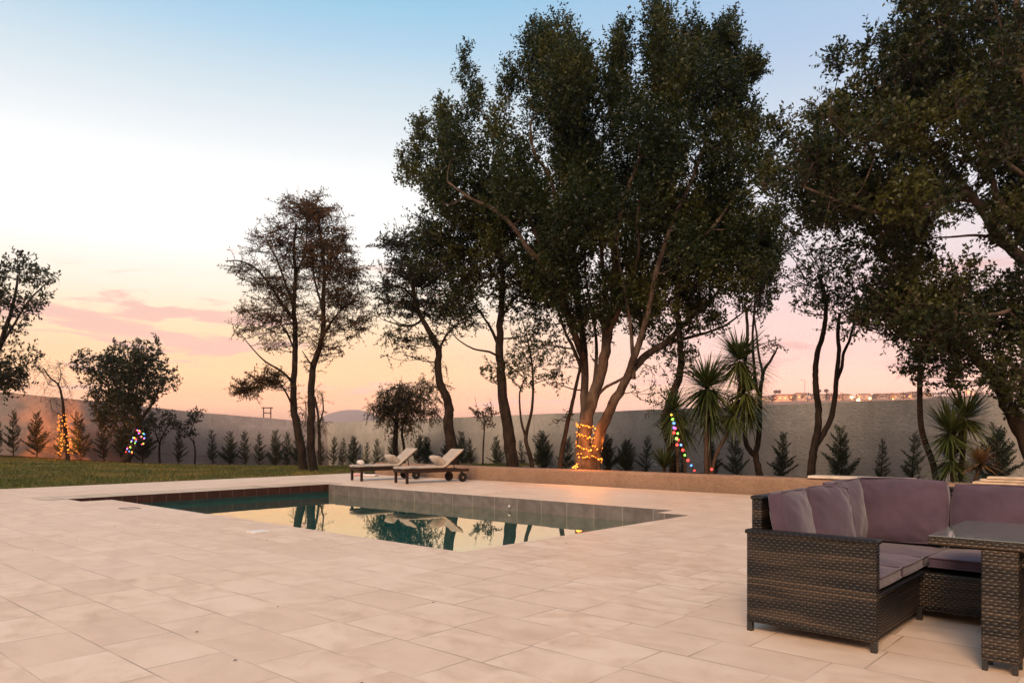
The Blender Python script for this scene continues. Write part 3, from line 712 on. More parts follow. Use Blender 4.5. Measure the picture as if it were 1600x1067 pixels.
class Tree:
    def __init__(s, name, label, base, d, cat='tree', group='tall trees behind the pool', zbase=None, barkm='bark', leafm='leaf', k=1.0):
        d = d*k; s.k = k
        b = P(base[0], base[1], d)
        if zbase is not None: b[2] = far(zbase) if k > 1 else zbase
        s.base = b; s.d = d; s.root = thing(name, label, cat, tuple(b), 0, group); s.t = MB(); s.nodes = []; s.rad = []; s.bark = barkm; s.leafm = leafm
        s.LV = []; s.TW = []
    def limb(s, pts, r0, r1, seg=9, wob=.012):
        # pts: (px, py, depth offset)
        w = [P(a[0], a[1], s.d+(a[2]*s.k if len(a) > 2 else 0)) for a in pts]; r0 *= s.k; r1 *= s.k
        w = smooth_poly(w, 5); n = len(w); rr = [r0+(r1-r0)*(i/(n-1))**.85 for i in range(n)]
        for i in range(1, n):
            w[i] = w[i]+RNG.normal(size=3)*wob*min(1, rr[i]*6)
        s.t.tube([tuple(p-s.base) for p in w], [r*.84*(1+.025*math.sin(i*1.3)) for i, r in enumerate(rr)], seg, caps=True)
        for p, r in zip(w[1:], rr[1:]): s.nodes.append(p); s.rad.append(r)
    def branch_to(s, c, rend=.012, maxr=.07):
        N_ = np.array(s.nodes); dv = c-N_; dist = np.linalg.norm(dv, axis=1)
        cost = dist+np.maximum(0, N_[:, 2]-c[2]+.15*dist)*.9+(np.array(s.rad) < .012)*.6
        i = int(np.argmin(cost)); a = N_[i]; L = dist[i]
        if L < .05: return
        up = np.array([0, 0, 1.])*L*.16; k = max(3, int(L/.35)+2); pts = []
        jit = RNG.normal(size=3)*L*.09
        for q in range(k+1):
            t = q/k; pts.append(a+(c-a)*t+(up*-1+jit)*4*t*(1-t)*.5)
        r0 = min(s.rad[i]*.62, maxr, rend+L*.014)
        rr = [r0+(rend-r0)*(q/k) for q in range(k+1)]
        s.t.tube([tuple(p-s.base) for p in pts], rr, 5 if r0 > .02 else 4, caps=False)
        for p, r in zip(pts[1:], rr[1:]): s.nodes.append(p); s.rad.append(r)
    def clumps(s, poly, n, thick, rad, holes=(), zf=None, seed=None, minsep=.5, sq=(1, 1, 1), center_off=0.0):
        xs = [p[0] for p in poly]; ys = [p[1] for p in poly]; out = []; tries = 0; thick *= s.k; rad *= s.k
        ppm = F/s.d
        while len(out) < n and tries < n*60:
            tries += 1; x = RNG.uniform(min(xs), max(xs)); y = RNG.uniform(min(ys), max(ys))
            if not inpoly(x, y, poly): continue
            if any(inpoly(x, y, h) and RNG.random() < pr for h, pr in holes): continue
            e = polydist(x, y, poly)/ppm; r = rad*RNG.uniform(.75, 1.25); r = min(r, max(e*.95, rad*.38))
            off = min(1.0, math.sqrt(e/(thick*.9)+.02))*thick; dd = center_off+RNG.uniform(-1, 1)*off
            c = P(x, y, s.d)+0; c = P(800+(x-800)*1.0, y, s.d); c = c+np.array([0, dd, 0]); 
            # keep apparent place while moving in depth
            k = (s.d+dd)/s.d; c[0] = (x-800)/F*(s.d+dd); c[2] = H-(y-HY)/F*(s.d+dd)
            if any(np.linalg.norm(c-o[0]) < minsep*(r+o[1])*.5 for o in out): continue
            out.append((c, r))
        if not s.nodes: return out
        N_ = np.array(s.nodes); out.sort(key=lambda o: np.min(np.linalg.norm(N_-o[0], axis=1)))
        return out
    def foliage(s, cl, per_m3=0, sprigs=24, leaves=9, L=.09, W=.045, sl=.35, up=.5, sq=(1, 1, 1), droop=0.0, flat=0.0, twig=True, branch=True, spread=.9, branchr=.07):
        L *= s.k; W *= s.k; sl *= s.k
        for c, r in cl:
            if branch: s.branch_to(c, .010*s.k, branchr*s.k)
            m = max(3, int(sprigs*(r/s.k/.6)**1.6))
            o = RNG.normal(size=(m, 3)); o /= np.linalg.norm(o, axis=1)[:, None]
            rr = RNG.uniform(.15, 1, (m, 1))**.6; pos = c+o*rr*r*np.array(sq)*.75
            d = o*.7+RNG.normal(size=(m, 3))*.45+np.array([0, 0, up]); d[:, 2] = d[:, 2]*(1-flat)-droop
            d /= np.linalg.norm(d, axis=1)[:, None]
            ln = sl*RNG.uniform(.6, 1.3, m)
            if twig: s.TW.append((pos-d*ln[:, None]*.4, pos+d*ln[:, None]))
            t = np.tile(np.linspace(.02, 1, leaves), (m, 1))+RNG.normal(size=(m, leaves))*.04
            c2 = pos[:, None, :]+d[:, None, :]*(t*ln[:, None])[:, :, None]
            if droop > 0: c2[:, :, 2] -= (t**2*ln[:, None]*.15)
            per = RNG.normal(size=(m, leaves, 3)); per[:, :, 2] *= (1-flat*.8); per -= (per*d[:, None, :]).sum(-1, keepdims=True)*d[:, None, :]
            per /= np.linalg.norm(per, axis=2, keepdims=True)+1e-6
            ld = d[:, None, :]*.55+per*spread
            if droop > 0: ld[:, :, 2] -= droop*.7
            V_, Q_ = leafquads(c2.reshape(-1, 3), ld.reshape(-1, 3), L, W); s.LV.append(V_)
    def finish(s, twr=.004):
        if s.LV:
            V_ = np.concatenate(s.LV)-s.base; o = quadmesh('crown', V_, np.arange(len(V_)).reshape(-1, 4), M[s.leafm], s.root)
            if s.TW:
                a = np.concatenate([x[0] for x in s.TW])-s.base; b = np.concatenate([x[1] for x in s.TW])-s.base; n = len(a)
                d = b-a; r = RNG.normal(size=(n, 3)); p = np.cross(d, r); p /= np.linalg.norm(p, axis=1)[:, None]; q = np.cross(d, p); q /= np.linalg.norm(q, axis=1)[:, None]
                base = len(s.t.V)
                for k in range(3):
                    an = 2*PI*k/3; off = (p*math.cos(an)+q*math.sin(an))
                    if k == 0: A = np.empty((n, 6, 3))
                    A[:, k] = a+off*twr*1.6; A[:, 3+k] = b+off*twr*.6
                s.t.V += [tuple(v) for v in A.reshape(-1, 3)]
                for i in range(n):
                    z = base+6*i; s.t.F += [(z, z+1, z+4, z+3), (z+1, z+2, z+5, z+4), (z+2, z, z+3, z+5)]
        s.t.build('trunk', M[s.bark], s.root, smooth=True)
        return s.root

BEDZ = .22
# ---- the big ficus
T = Tree('ficus_tree', 'largest tree, dense crown over several pale trunks wrapped in golden lights', (918, 735), 19.6, zbase=BEDZ, barkm='barkpale', leafm='leaf')
T.limb([(920, 750), (919, 730), (919, 712), (921, 696)], .38, .27, 14)
T.limb([(913, 740), (910, 710), (913, 675), (923, 632, .1), (937, 590, .2), (945, 555), (950, 520), (958, 480), (962, 430, -.3), (958, 380, -.5)], .27, .09, 12)
T.limb([(929, 742), (930, 712), (939, 672, -.3), (958, 630, -.5), (980, 590, -.7), (990, 560, -.9), (1010, 500, -1.1), (1022, 440, -1.4)], .215, .07, 12)
T.limb([(916, 700), (913, 640, .6), (914, 590, .8), (912, 540, 1), (905, 480, 1.3), (900, 420, 1.6), (893, 350, 1.8), (890, 290, 2)], .17, .05, 10)
T.limb([(945, 560), (944, 500, .2), (945, 460, .3), (941, 410, .3), (938, 350, .2), (934, 290, 0), (940, 250, 0)], .10, .03)
T.limb([(950, 520), (965, 490, -.4), (985, 440, -.7), (998, 390, -1), (995, 350, -1.2), (1002, 300, -1.4)], .10, .03)
T.limb([(985, 580, -.7), (1010, 555, -.4), (1040, 535, -.2), (1070, 505, .2), (1110, 470, .6), (1140, 430, .9)], .14, .035)
T.limb([(1045, 535, -.2), (1085, 525), (1130, 510), (1165, 485, .3)], .07, .02)
T.limb([(930, 622, .1), (945, 606, 0), (962, 597, -.3), (978, 588, -.6)], .05, .04)
T.limb([(912, 560, .9), (890, 500, 0), (870, 450, -.8), (850, 415, -1.2), (826, 390, -1.5), (800, 352, -1.8), (768, 325, -2), (735, 310, -2), (700, 285, -2)], .12, .03)
T.limb([(868, 445, -.8), (850, 400, -.3), (835, 360, 0), (815, 310, .4), (795, 270, .8), (770, 240, 1)], .09, .03)
T.limb([(905, 480, 1.3), (890, 430, .8), (880, 360, .4), (860, 280, 0), (835, 240, -.3), (828, 190, -.5)], .10, .03)
T.limb([(958, 380, -.5), (980, 300, -.4), (1010, 220, 0), (1030, 130, .3)], .09, .03)
T.limb([(1022, 440, -1.4), (1050, 350, -1.4), (1090, 260, -1), (1120, 160, -.5)], .09, .03)
T.limb([(1040, 400, -1.4), (1100, 370, -1.2), (1150, 300, -.8), (1170, 230, -.4)], .07, .03)
FIC = [(622, 262), (628, 235), (645, 222), (655, 190), (680, 200), (690, 150), (700, 160), (716, 175), (715, 115), (727, 70), (742, 92), (757, 135), (772, 165), (788, 92), (802, 112), (815, 105), (820, 50), (848, 24), (864, 52), (880, 35), (905, 62),
       (920, 60), (940, 90), (948, 60), (965, 47), (985, 58), (990, 110), (1000, 40), (1010, 4), (1040, 15), (1060, 42), (1088, 30), (1100, 50), (1125, 32), (1145, 22), (1154, 45), (1150, 85), (1198, 100), (1170, 125), (1182, 165),
       (1190, 215), (1215, 260), (1222, 340), (1228, 420), (1205, 480), (1150, 500), (1110, 530), (1050, 560), (1000, 545), (960, 540), (905, 520), (870, 540), (850, 500), (815, 460), (790, 420), (740, 385), (690, 350), (655, 325), (640, 285)]
holes = [([(760, 250), (820, 250), (860, 330), (840, 380), (790, 350)], .35), ([(700, 230), (740, 240), (770, 330), (700, 320)], .3), ([(860, 380), (1000, 380), (990, 540), (880, 520)], .45), ([(985, 60), (1000, 60), (1005, 180), (980, 150)], .7), ([(757, 60), (785, 60), (790, 170), (765, 190)], .6)]
cl = T.clumps(FIC, 285, 3.4, .84, holes, minsep=.52, center_off=.4)
T.foliage(cl, sprigs=74, leaves=11, L=.094, W=.048, sl=.36, up=.95, sq=(.66, .66, 1.30), twig=False, branchr=.06)
for _l in ([(925, 630, .3), (932, 560, .5), (928, 500, .8), (915, 430, .8), (915, 350, .8)], [(941, 575, .2), (950, 530, .2), (956, 470, .3), (975, 400, .3), (980, 340, .3)], [(914, 590, .8), (896, 545, .7), (882, 515, .6), (868, 470, .6), (858, 420, .6)], [(990, 592, -.75), (988, 545, -.9), (984, 500, -1), (975, 450, -1.1), (965, 390, -1.2), (970, 330, -1.2)]):
    T.limb(_l, .07, .025)
T.foliage(T.clumps([(830, 400), (900, 380), (1000, 380), (1110, 400), (1140, 460), (1080, 535), (1010, 550), (960, 520), (900, 530), (850, 490)], 34, 1.6, .5, (), minsep=.5, center_off=-.4), sprigs=44, leaves=10, L=.088, W=.045, sl=.32, up=.5, twig=False, branchr=.03)
# spires along the top outline
for (x, y, w, h) in [(727, 100, 12, 45), (745, 140, 14, 45), (692, 175, 13, 35), (656, 210, 14, 30), (792, 125, 14, 40), (838, 60, 18, 45), (855, 80, 20, 50), (888, 70, 18, 45), (908, 90, 14, 45), (965, 80, 15, 45), (960, 120, 16, 50), (1014, 45, 14, 50), (1032, 55, 14, 50), (1066, 70, 16, 45), (1090, 60, 13, 40), (1125, 60, 15, 42), (1143, 55, 13, 45), (1165, 115, 18, 22), (1180, 105, 16, 9), (1175, 190, 14, 30), (1200, 270, 18, 40), (636, 262, 14, 36), (1195, 380, 22, 40)]:
    for q in range(3):
        c = P(x+RNG.normal()*2, y-h*.35+q*h*.45, 19.6+RNG.uniform(-.6, .6)); r = w/60*.95
        T.foliage([(c, r*(.7+.3*q))], sprigs=150, leaves=11, L=.085, W=.042, sl=.30, up=1.2, sq=(.85, .85, 1.7), twig=False, branch=(q > 0))
low = [(830, 520), (880, 540), (905, 560), (890, 620), (860, 600), (840, 560)]
cl = T.clumps(low, 9, .9, .45); T.foliage(cl, sprigs=12, leaves=8, L=.10, W=.048, sl=.35, up=.2)
low2 = [(985, 560), (1060, 560), (1040, 640), (990, 620)]
cl = T.clumps(low2, 11, .8, .4); T.foliage(cl, sprigs=10, leaves=8, L=.10, W=.045, sl=.35, up=0, droop=.3)
T.finish()

# ---- big tree on the right, trunk outside the frame
T = Tree('ficus_tree', 'large spreading tree on the right whose pale branches reach in from the edge', (1735, 760), 14.0, zbase=BEDZ, barkm='barkpale', leafm='leaf')
T.limb([(1745, 770), (1730, 690), (1700, 600), (1670, 520)], .34, .24, 12)
T.limb([(1675, 530), (1640, 470), (1600, 408, -.1), (1560, 372, -.2), (1536, 330, -.3), (1505, 290, -.4), (1470, 245, -.5), (1440, 210, -.5), (1418, 172, -.5)], .16, .04)
T.limb([(1690, 420), (1640, 370, .2), (1592, 350, .3), (1560, 312, .3), (1548, 270, .3), (1530, 235, .2), (1515, 200)], .13, .03)
T.limb([(1685, 560), (1690, 480), (1690, 420), (1660, 330), (1640, 240), (1600, 120), (1590, 40), (1588, -30)], .18, .06)
T.limb([(1680, 350, -.6), (1640, 300, -.6), (1600, 275, -.6), (1560, 245, -.7), (1510, 215, -.8), (1475, 190, -.8), (1440, 165, -.8)], .07, .02)
T.limb([(1640, 470), (1600, 478, -.5), (1560, 490, -.7), (1520, 492, -.8), (1480, 485, -.8), (1440, 475, -.8)], .06, .02)
T.limb([(1600, 408, -.1), (1570, 378), (1530, 368), (1490, 370), (1460, 372)], .05, .015)
T.limb([(1545, 320, -.3), (1500, 312, -.2), (1460, 310), (1420, 295)], .05, .02)
T.limb([(1590, 120), (1572, 80, .2), (1560, 30, .2), (1545, -20)], .06, .02)
T.limb([(1510, 300, -.4), (1470, 320, -.8), (1420, 330, -1), (1360, 330, -1), (1300, 310, -1), (1250, 290, -1)], .08, .02)
T.limb([(1470, 245, -.5), (1420, 220, .2), (1360, 190, .6), (1310, 170, .8), (1260, 170, .8)], .06, .015)
RT = [(1670, -70), (1500, -70), (1410, -50), (1402, 0), (1398, 45), (1372, 60), (1352, 58), (1340, 80), (1310, 78), (1300, 110), (1292, 132), (1262, 158), (1240, 140), (1216, 132), (1218, 150), (1238, 180), (1212, 180), (1202, 215), (1206, 250), (1190, 290), (1196, 340), (1235, 385), (1290, 375),
      (1330, 400), (1330, 450), (1335, 500), (1365, 535), (1395, 545), (1425, 560), (1412, 590), (1450, 588), (1480, 610), (1520, 615), (1600, 640), (1670, 640)]
holes = [([(1480, 320), (1600, 380), (1600, 470), (1540, 470), (1500, 430), (1450, 400), (1450, 340)], .97), ([(1440, 175), (1560, 230), (1570, 330), (1480, 330), (1430, 240)], .45), ([(1452, -20), (1495, -20), (1500, 110), (1470, 60)], .8), ([(1520, 60), (1550, 80), (1545, 110), (1520, 100)], .7), ([(1380, 200), (1440, 260), (1420, 310), (1370, 280)], .3), ([(1200, 345), (1320, 380), (1320, 450), (1260, 400)], .2), ([(1500, 500), (1600, 560), (1600, 620), (1540, 560)], .4)]
cl = T.clumps(RT, 285, 2.2, .60, holes, minsep=.48, center_off=.35)
T.foliage(cl, sprigs=62, leaves=10, L=.088, W=.047, sl=.27, up=.35, sq=(.8, .8, .8), twig=True, branchr=.035)
T.finish()
# ---- dark leaning tree at the right edge
T = Tree('leaning_tree', 'dark tree leaning left across the right edge behind the yucca', (1650, 770), 14.6, zbase=BEDZ, barkm='barkmid', leafm='leafdark')
T.limb([(1655, 780), (1620, 730), (1598, 680), (1578, 640), (1560, 600), (1530, 565), (1505, 530), (1490, 500), (1478, 460)], .20, .09, 11)
T.limb([(1505, 530), (1460, 520), (1420, 505), (1380, 500)], .06, .02)
T.limb([(1560, 600), (1565, 560), (1550, 520), (1545, 480)], .06, .02)
cl = T.clumps([(1420, 470), (1500, 480), (1600, 500), (1640, 560), (1640, 660), (1600, 650), (1570, 600), (1520, 600), (1480, 605), (1420, 590), (1405, 590), (1420, 550), (1380, 540), (1350, 520), (1370, 490)], 52, 1.3, .42, [([(1530, 500), (1600, 500), (1600, 560), (1560, 560)], .5)])
T.foliage(cl, sprigs=26, leaves=10, L=.09, W=.04, sl=.3, up=.1, branchr=.03)
T.finish()

# ---- two slender trees on the left
def airy(T, cl, dense=1.0, **kw):
    a = dict(sprigs=int(27*dense), leaves=10, L=.12, W=.040, sl=.46, up=.25, sq=(1.15, 1.15, .5), flat=.55, twig=True, branchr=.035, spread=1.0); a.update(kw)
    T.foliage(cl, **a)
T = Tree('slender_tree', 'slender tall tree with airy rust-tinged crown, left of a close pair by the lawn', (474, 735), 27.0, zbase=-.05, leafm='leafrust')
T.limb([(474, 738), (470, 700), (463, 660), (459, 640), (459, 600), (461, 560), (461, 510), (459, 480), (462, 430), (459, 390), (463, 350)], .20, .05, 10)
T.limb([(461, 500), (440, 475, -.4), (425, 450, -.7), (400, 420, -1), (375, 408, -1.2), (352, 408, -1.3)], .09, .015)
T.limb([(459, 480), (445, 440, .5), (430, 400, .8), (415, 375, 1)], .07, .015)
T.limb([(462, 430), (475, 400, .3), (480, 360, .5), (478, 325, .6)], .06, .015)
T.limb([(460, 600), (440, 580, -.6), (415, 565, -.9), (395, 545, -1.1), (375, 520, -1.2)], .06, .012)
T.limb([(459, 640), (445, 610, -.4), (425, 590, -.5), (400, 595, -.6), (380, 610, -.6)], .05, .012)
T.limb([(461, 550), (448, 520, .5), (430, 500, .8), (395, 490, 1)], .05, .012)
cl = T.clumps([(344, 408), (362, 392), (392, 388), (398, 358), (420, 350), (438, 320), (445, 345), (470, 330), (492, 330), (495, 420), (478, 470), (482, 520), (460, 560), (430, 555), (395, 545), (368, 520), (360, 482), (392, 470), (385, 440), (350, 425)], 76, 1.7, .62, [([(395, 440), (450, 480), (450, 550), (400, 520)], .45)], minsep=.5)
airy(T, cl, .95, W=.03)
cl = T.clumps([(368, 622), (372, 598), (400, 582), (425, 575), (452, 590), (440, 605), (400, 610), (385, 628)], 22, 1.0, .42); airy(T, cl, 2.0, W=.04)
cl = T.clumps([(400, 600), (455, 570), (458, 640), (430, 625)], 7, .8, .4); airy(T, cl, .5)
T.finish(.007)
T = Tree('slender_tree', 'slender tall tree forking high, right of a close pair by the lawn', (491, 738), 26.4, zbase=-.02, leafm='leafrust')
T.limb([(491, 740), (486, 700), (486, 640), (487, 600), (490, 570), (499, 545), (505, 510), (505, 470), (507, 430), (504, 390), (498, 350), (494, 320)], .19, .04, 10)
T.limb([(490, 575), (480, 560, -.5), (472, 548, -.8)], .04, .015)
T.limb([(502, 530), (520, 500, -.4), (540, 478, -.6), (562, 468, -.8)], .06, .012)
T.limb([(506, 440), (522, 410, .4), (535, 385, .6), (545, 370, .7)], .06, .012)
T.limb([(504, 480), (492, 440, .6), (488, 400, .8), (485, 350, 1)], .06, .012)
cl = T.clumps([(436, 320), (450, 308), (485, 305), (520, 318), (532, 335), (545, 362), (552, 395), (566, 420), (575, 450), (572, 480), (592, 500), (560, 520), (535, 540), (525, 520), (505, 560), (495, 545), (480, 510), (488, 470), (480, 400), (460, 345)], 92, 1.7, .60, [([(500, 400), (530, 430), (525, 480), (505, 480)], .4)], minsep=.5)
airy(T, cl, 1.15, W=.034)
cl = T.clumps([(500, 540), (530, 545), (545, 560), (500, 570), (475, 585), (465, 570)], 8, .8, .4); airy(T, cl, .9)
T.finish(.007)
# weeping young tree behind the pair
def weeping(T, cl, **kw):
    a = dict(sprigs=38, leaves=12, L=.10, W=.026, sl=.36, up=.15, droop=.65, twig=True, branchr=.03, spread=.6); a.update(kw); T.foliage(cl, **a)
T = Tree('pepper_tree', 'small weeping tree showing behind the slender pair in the wall corner', (500, 735), 29.0, zbase=-.1, k=KF, leafm='leafpepper')
T.limb([(500, 740), (499, 690), (497, 650), (492, 620)], .09, .04); T.limb([(498, 665), (505, 640), (503, 615)], .05, .02)
cl = T.clumps([(462, 650), (470, 610), (495, 598), (510, 625), (513, 655), (500, 680), (480, 685), (468, 672)], 22, .8, .42); weeping(T, cl, sprigs=20)
T.finish(.006)
T = Tree('pepper_tree', 'round weeping tree with drooping leaves behind the sun loungers', (632, 735), 24.6, zbase=.1, k=KF, leafm='leafpepper')
T.limb([(620, 745), (618, 700), (619, 665), (622, 640), (628, 620)], .13, .05); T.limb([(632, 745), (631, 700), (628, 672), (640, 640), (655, 620)], .07, .03); T.limb([(619, 660), (605, 640), (600, 620)], .05, .02)
cl = T.clumps([(580, 640), (584, 615), (600, 600), (618, 592), (640, 598), (655, 592), (672, 592), (686, 615), (688, 645), (676, 655), (655, 650), (640, 665), (610, 668), (596, 655)], 64, 1.2, .45); weeping(T, cl, sprigs=44)
cl = T.clumps([(600, 660), (660, 655), (655, 680), (605, 685)], 9, .5, .3); weeping(T, cl, sprigs=16)
T.finish(.006)
# leaning tree
T = Tree('crooked_tree', 'crooked dark trunk leaning left with drooping layered crown behind the right lounger', (709, 735), 22.6, zbase=.1, leafm='leafdark')
T.limb([(710, 745), (706, 700), (700, 665), (702, 640), (697, 620), (688, 600), (684, 570), (685, 548), (672, 520), (655, 490), (648, 465), (642, 430), (635, 400)], .22, .05, 11)
T.limb([(684, 550), (700, 520, -.4), (720, 505, -.5), (745, 500, -.6)], .05, .015); T.limb([(660, 500), (640, 510, .4), (615, 505, .6), (600, 500, .6)], .05, .015)
T.limb([(650, 470), (630, 450, -.4), (605, 445, -.5), (590, 440)], .05, .015); T.limb([(645, 450), (665, 420), (680, 390)], .05, .015)
cl = T.clumps([(578, 460), (592, 420), (598, 375), (640, 368), (655, 330), (690, 345), (700, 400), (720, 450), (755, 495), (735, 520), (700, 530), (668, 545), (655, 568), (628, 575), (640, 535), (605, 530), (600, 500), (580, 490)], 78, 1.5, .55, [([(600, 470), (650, 500), (640, 530), (600, 520)], .4), ([(655, 440), (700, 470), (690, 500), (660, 490)], .4)], minsep=.5)
airy(T, cl, 1.25, L=.11, W=.042, up=.1)
cl = T.clumps([(598, 500), (625, 510), (620, 560), (600, 560)], 5, .5, .3); weeping(T, cl, sprigs=18)
cl = T.clumps([(668, 560), (700, 560), (700, 620), (672, 610)], 6, .5, .3); weeping(T, cl, sprigs=10)
T.finish(.006)
# straight tree
T = Tree('straight_tree', 'straight dark trunk with spreading branches between the loungers and the largest tree', (802, 735), 21.0, zbase=BEDZ, leafm='leaf', barkm='bark')
T.limb([(803, 745), (798, 700), (790, 650), (784, 600), (781, 550), (782, 500), (786, 450), (783, 400), (780, 350)], .24, .05, 11)
T.limb([(783, 560), (765, 550, -.3), (740, 545, -.5), (715, 530, -.7), (700, 510, -.8)], .045, .012); T.limb([(781, 545), (768, 515, .3), (752, 490, .5), (735, 465, .6)], .07, .015)
T.limb([(782, 500), (800, 470), (820, 455), (845, 450)], .05, .015); T.limb([(785, 450), (765, 420), (740, 400), (715, 370)], .05, .015)
cl = T.clumps([(640, 360), (660, 322), (700, 330), (740, 330), (790, 340), (840, 370), (870, 430), (868, 500), (840, 530), (810, 500), (770, 490), (740, 520), (700, 500), (690, 460), (660, 430), (650, 390)], 92, 1.5, .6, [([(740, 440), (780, 440), (780, 520), (750, 500)], .55), ([(790, 460), (830, 460), (830, 520), (795, 530)], .5)], minsep=.5)
T.foliage(cl, sprigs=30, leaves=10, L=.10, W=.048, sl=.36, up=.2, flat=.3, sq=(1.1, 1.1, .7), branchr=.035)
cl = T.clumps([(742, 560), (770, 558), (795, 575), (790, 602), (760, 600), (745, 585)], 9, .5, .28); T.foliage(cl, sprigs=22, leaves=9, L=.09, W=.045, sl=.25, up=.2)
T.finish(.006)
# slim forked tree
T = Tree('slim_forked_tree', 'slim tree with two thin curved trunks right of the straight dark trunk', (832, 735), 20.4, zbase=BEDZ, leafm='leaf')
T.limb([(834, 745), (829, 715), (822, 690), (824, 670), (831, 640), (833, 600), (830, 560), (822, 520)], .085, .02, 8); T.limb([(823, 685), (816, 665), (813, 645), (812, 615), (820, 590)], .05, .02, 7)
cl = T.clumps([(752, 572), (790, 560), (800, 520), (820, 500), (845, 500), (872, 530), (880, 570), (866, 600), (835, 612), (810, 600), (790, 605), (775, 595)], 40, .9, .36); T.foliage(cl, sprigs=17, leaves=9, L=.085, W=.042, sl=.28, up=.2, branchr=.02)
T.finish()
T = Tree('slim_leaning_tree', 'single thin dark trunk leaning right beside the light-wrapped trunk', (875, 740), 20.0, zbase=BEDZ, leafm='leafdark')
T.limb([(874, 745), (877, 710), (885, 670), (892, 640), (900, 605), (906, 575), (908, 545)], .085, .04, 8)
cl = T.clumps([(880, 520), (930, 515), (925, 570), (890, 575)], 10, .7, .4); T.foliage(cl, sprigs=18, leaves=9, L=.09, W=.045, sl=.3, up=.2)
cl = T.clumps([(868, 650), (888, 645), (895, 665), (880, 672)], 3, .3, .2); T.foliage(cl, sprigs=8, leaves=8, L=.09, W=.03, sl=.3, up=0, flat=.5)
T.finish()
# sapling
T = Tree('sapling', 'thin sapling with sparse top in front of the wall behind the right lounger', (755, 732), 22.4, cat='sapling', zbase=-.1, k=KF, leafm='leafrust', group='saplings by the wall')
T.limb([(754, 745), (755, 700), (757, 670), (758, 655)], .035, .018, 6); T.limb([(757, 665), (748, 650), (738, 640)], .012, .006, 5); T.limb([(758, 660), (768, 645), (772, 635)], .012, .006, 5)
T.limb([(748, 650), (745, 635), (742, 620)], .01, .006, 5)
cl = T.clumps([(728, 650), (735, 632), (755, 640), (768, 630), (775, 645), (765, 662), (745, 662)], 12, .4, .22); airy(T, cl, 1.6, L=.09, W=.04, sl=.25)
T.finish()
# ivy tree between ficus and yuccas
T = Tree('ivy_clad_tree', 'dark trunk smothered in ivy behind the left yucca', (1052, 740), 18.9, zbase=BEDZ, leafm='leafdark')
T.limb([(1056, 745), (1050, 710), (1044, 680), (1040, 655), (1046, 630), (1058, 600), (1064, 570), (1062, 530), (1058, 480), (1064, 420)], .17, .08, 10)
cl = T.clumps([(1028, 640), (1042, 625), (1058, 640), (1056, 690), (1040, 690)], 10, .3, .2); T.foliage(cl, sprigs=34, leaves=7, L=.08, W=.06, sl=.14, up=0)
cl = T.clumps([(1040, 500), (1085, 500), (1085, 560), (1072, 600), (1050, 590), (1045, 560)], 16, .5, .3); T.foliage(cl, sprigs=30, leaves=9, L=.09, W=.05, sl=.22, up=.1)
cl = T.clumps([(1020, 420), (1120, 400), (1130, 480), (1090, 530), (1030, 520)], 16, 1.0, .55); T.foliage(cl, sprigs=22, leaves=9, L=.09, W=.05, sl=.3, up=.2)
T.finish()
# forked tree behind the yuccas
T = Tree('slim_forked_tree', 'slim dark forked tree rising behind the leaning yucca', (1185, 740), 18.0, zbase=BEDZ, leafm='leaf')
T.limb([(1187, 750), (1185, 730), (1181, 712), (1186, 680), (1187, 628), (1190, 598), (1194, 578), (1203, 565), (1212, 549)], .11, .03, 9)
T.limb([(1182, 714), (1168, 698), (1163, 672), (1161, 630), (1163, 580), (1168, 530), (1166, 480)], .08, .04, 8)
T.limb([(1187, 630), (1180, 590), (1177, 554), (1176, 520), (1180, 470)], .05, .03, 7); T.limb([(1192, 585), (1185, 550), (1182, 520), (1178, 495)], .04, .02, 7)
cl = T.clumps([(1140, 400), (1200, 410), (1225, 430), (1215, 480), (1190, 500), (1160, 495), (1140, 470)], 28, 1.0, .42); T.foliage(cl, sprigs=24, leaves=9, L=.085, W=.042, sl=.28, up=.2, branchr=.02)
cl = T.clumps([(1190, 530), (1220, 532), (1226, 545), (1200, 550)], 4, .3, .18); T.foliage(cl, sprigs=12, leaves=8, L=.08, W=.035, sl=.2, up=.1)
T.finish()
# twin trunk tree
T = Tree('twin_trunk_tree', 'dark tree splitting low into two bent trunks before the grey wall', (1268, 745), 16.9, zbase=BEDZ, leafm='leaf')
T.limb([(1267, 752), (1269, 720), (1274, 690), (1278, 670), (1279, 640), (1275, 610), (1274, 580), (1277, 552), (1284, 530), (1289, 505), (1290, 470), (1280, 430)], .115, .05, 9, .01)
T.limb([(1272, 700), (1284, 682), (1298, 655), (1304, 625), (1306, 600), (1309, 570), (1311, 548), (1309, 520), (1312, 490)], .085, .045, 9, .01)
T.limb([(1305, 600), (1315, 575), (1318, 552), (1328, 530), (1335, 500)], .05, .035, 8, .01)
cl = T.clumps([(1210, 400), (1240, 375), (1300, 380), (1360, 400), (1365, 480), (1330, 530), (1300, 515), (1260, 500), (1225, 470), (1212, 440)], 48, 1.3, .45, [([(1225, 430), (1270, 430), (1270, 480), (1230, 470)], .4)]); T.foliage(cl, sprigs=22, leaves=9, L=.085, W=.042, sl=.28, up=.2, branchr=.02)
T.finish()
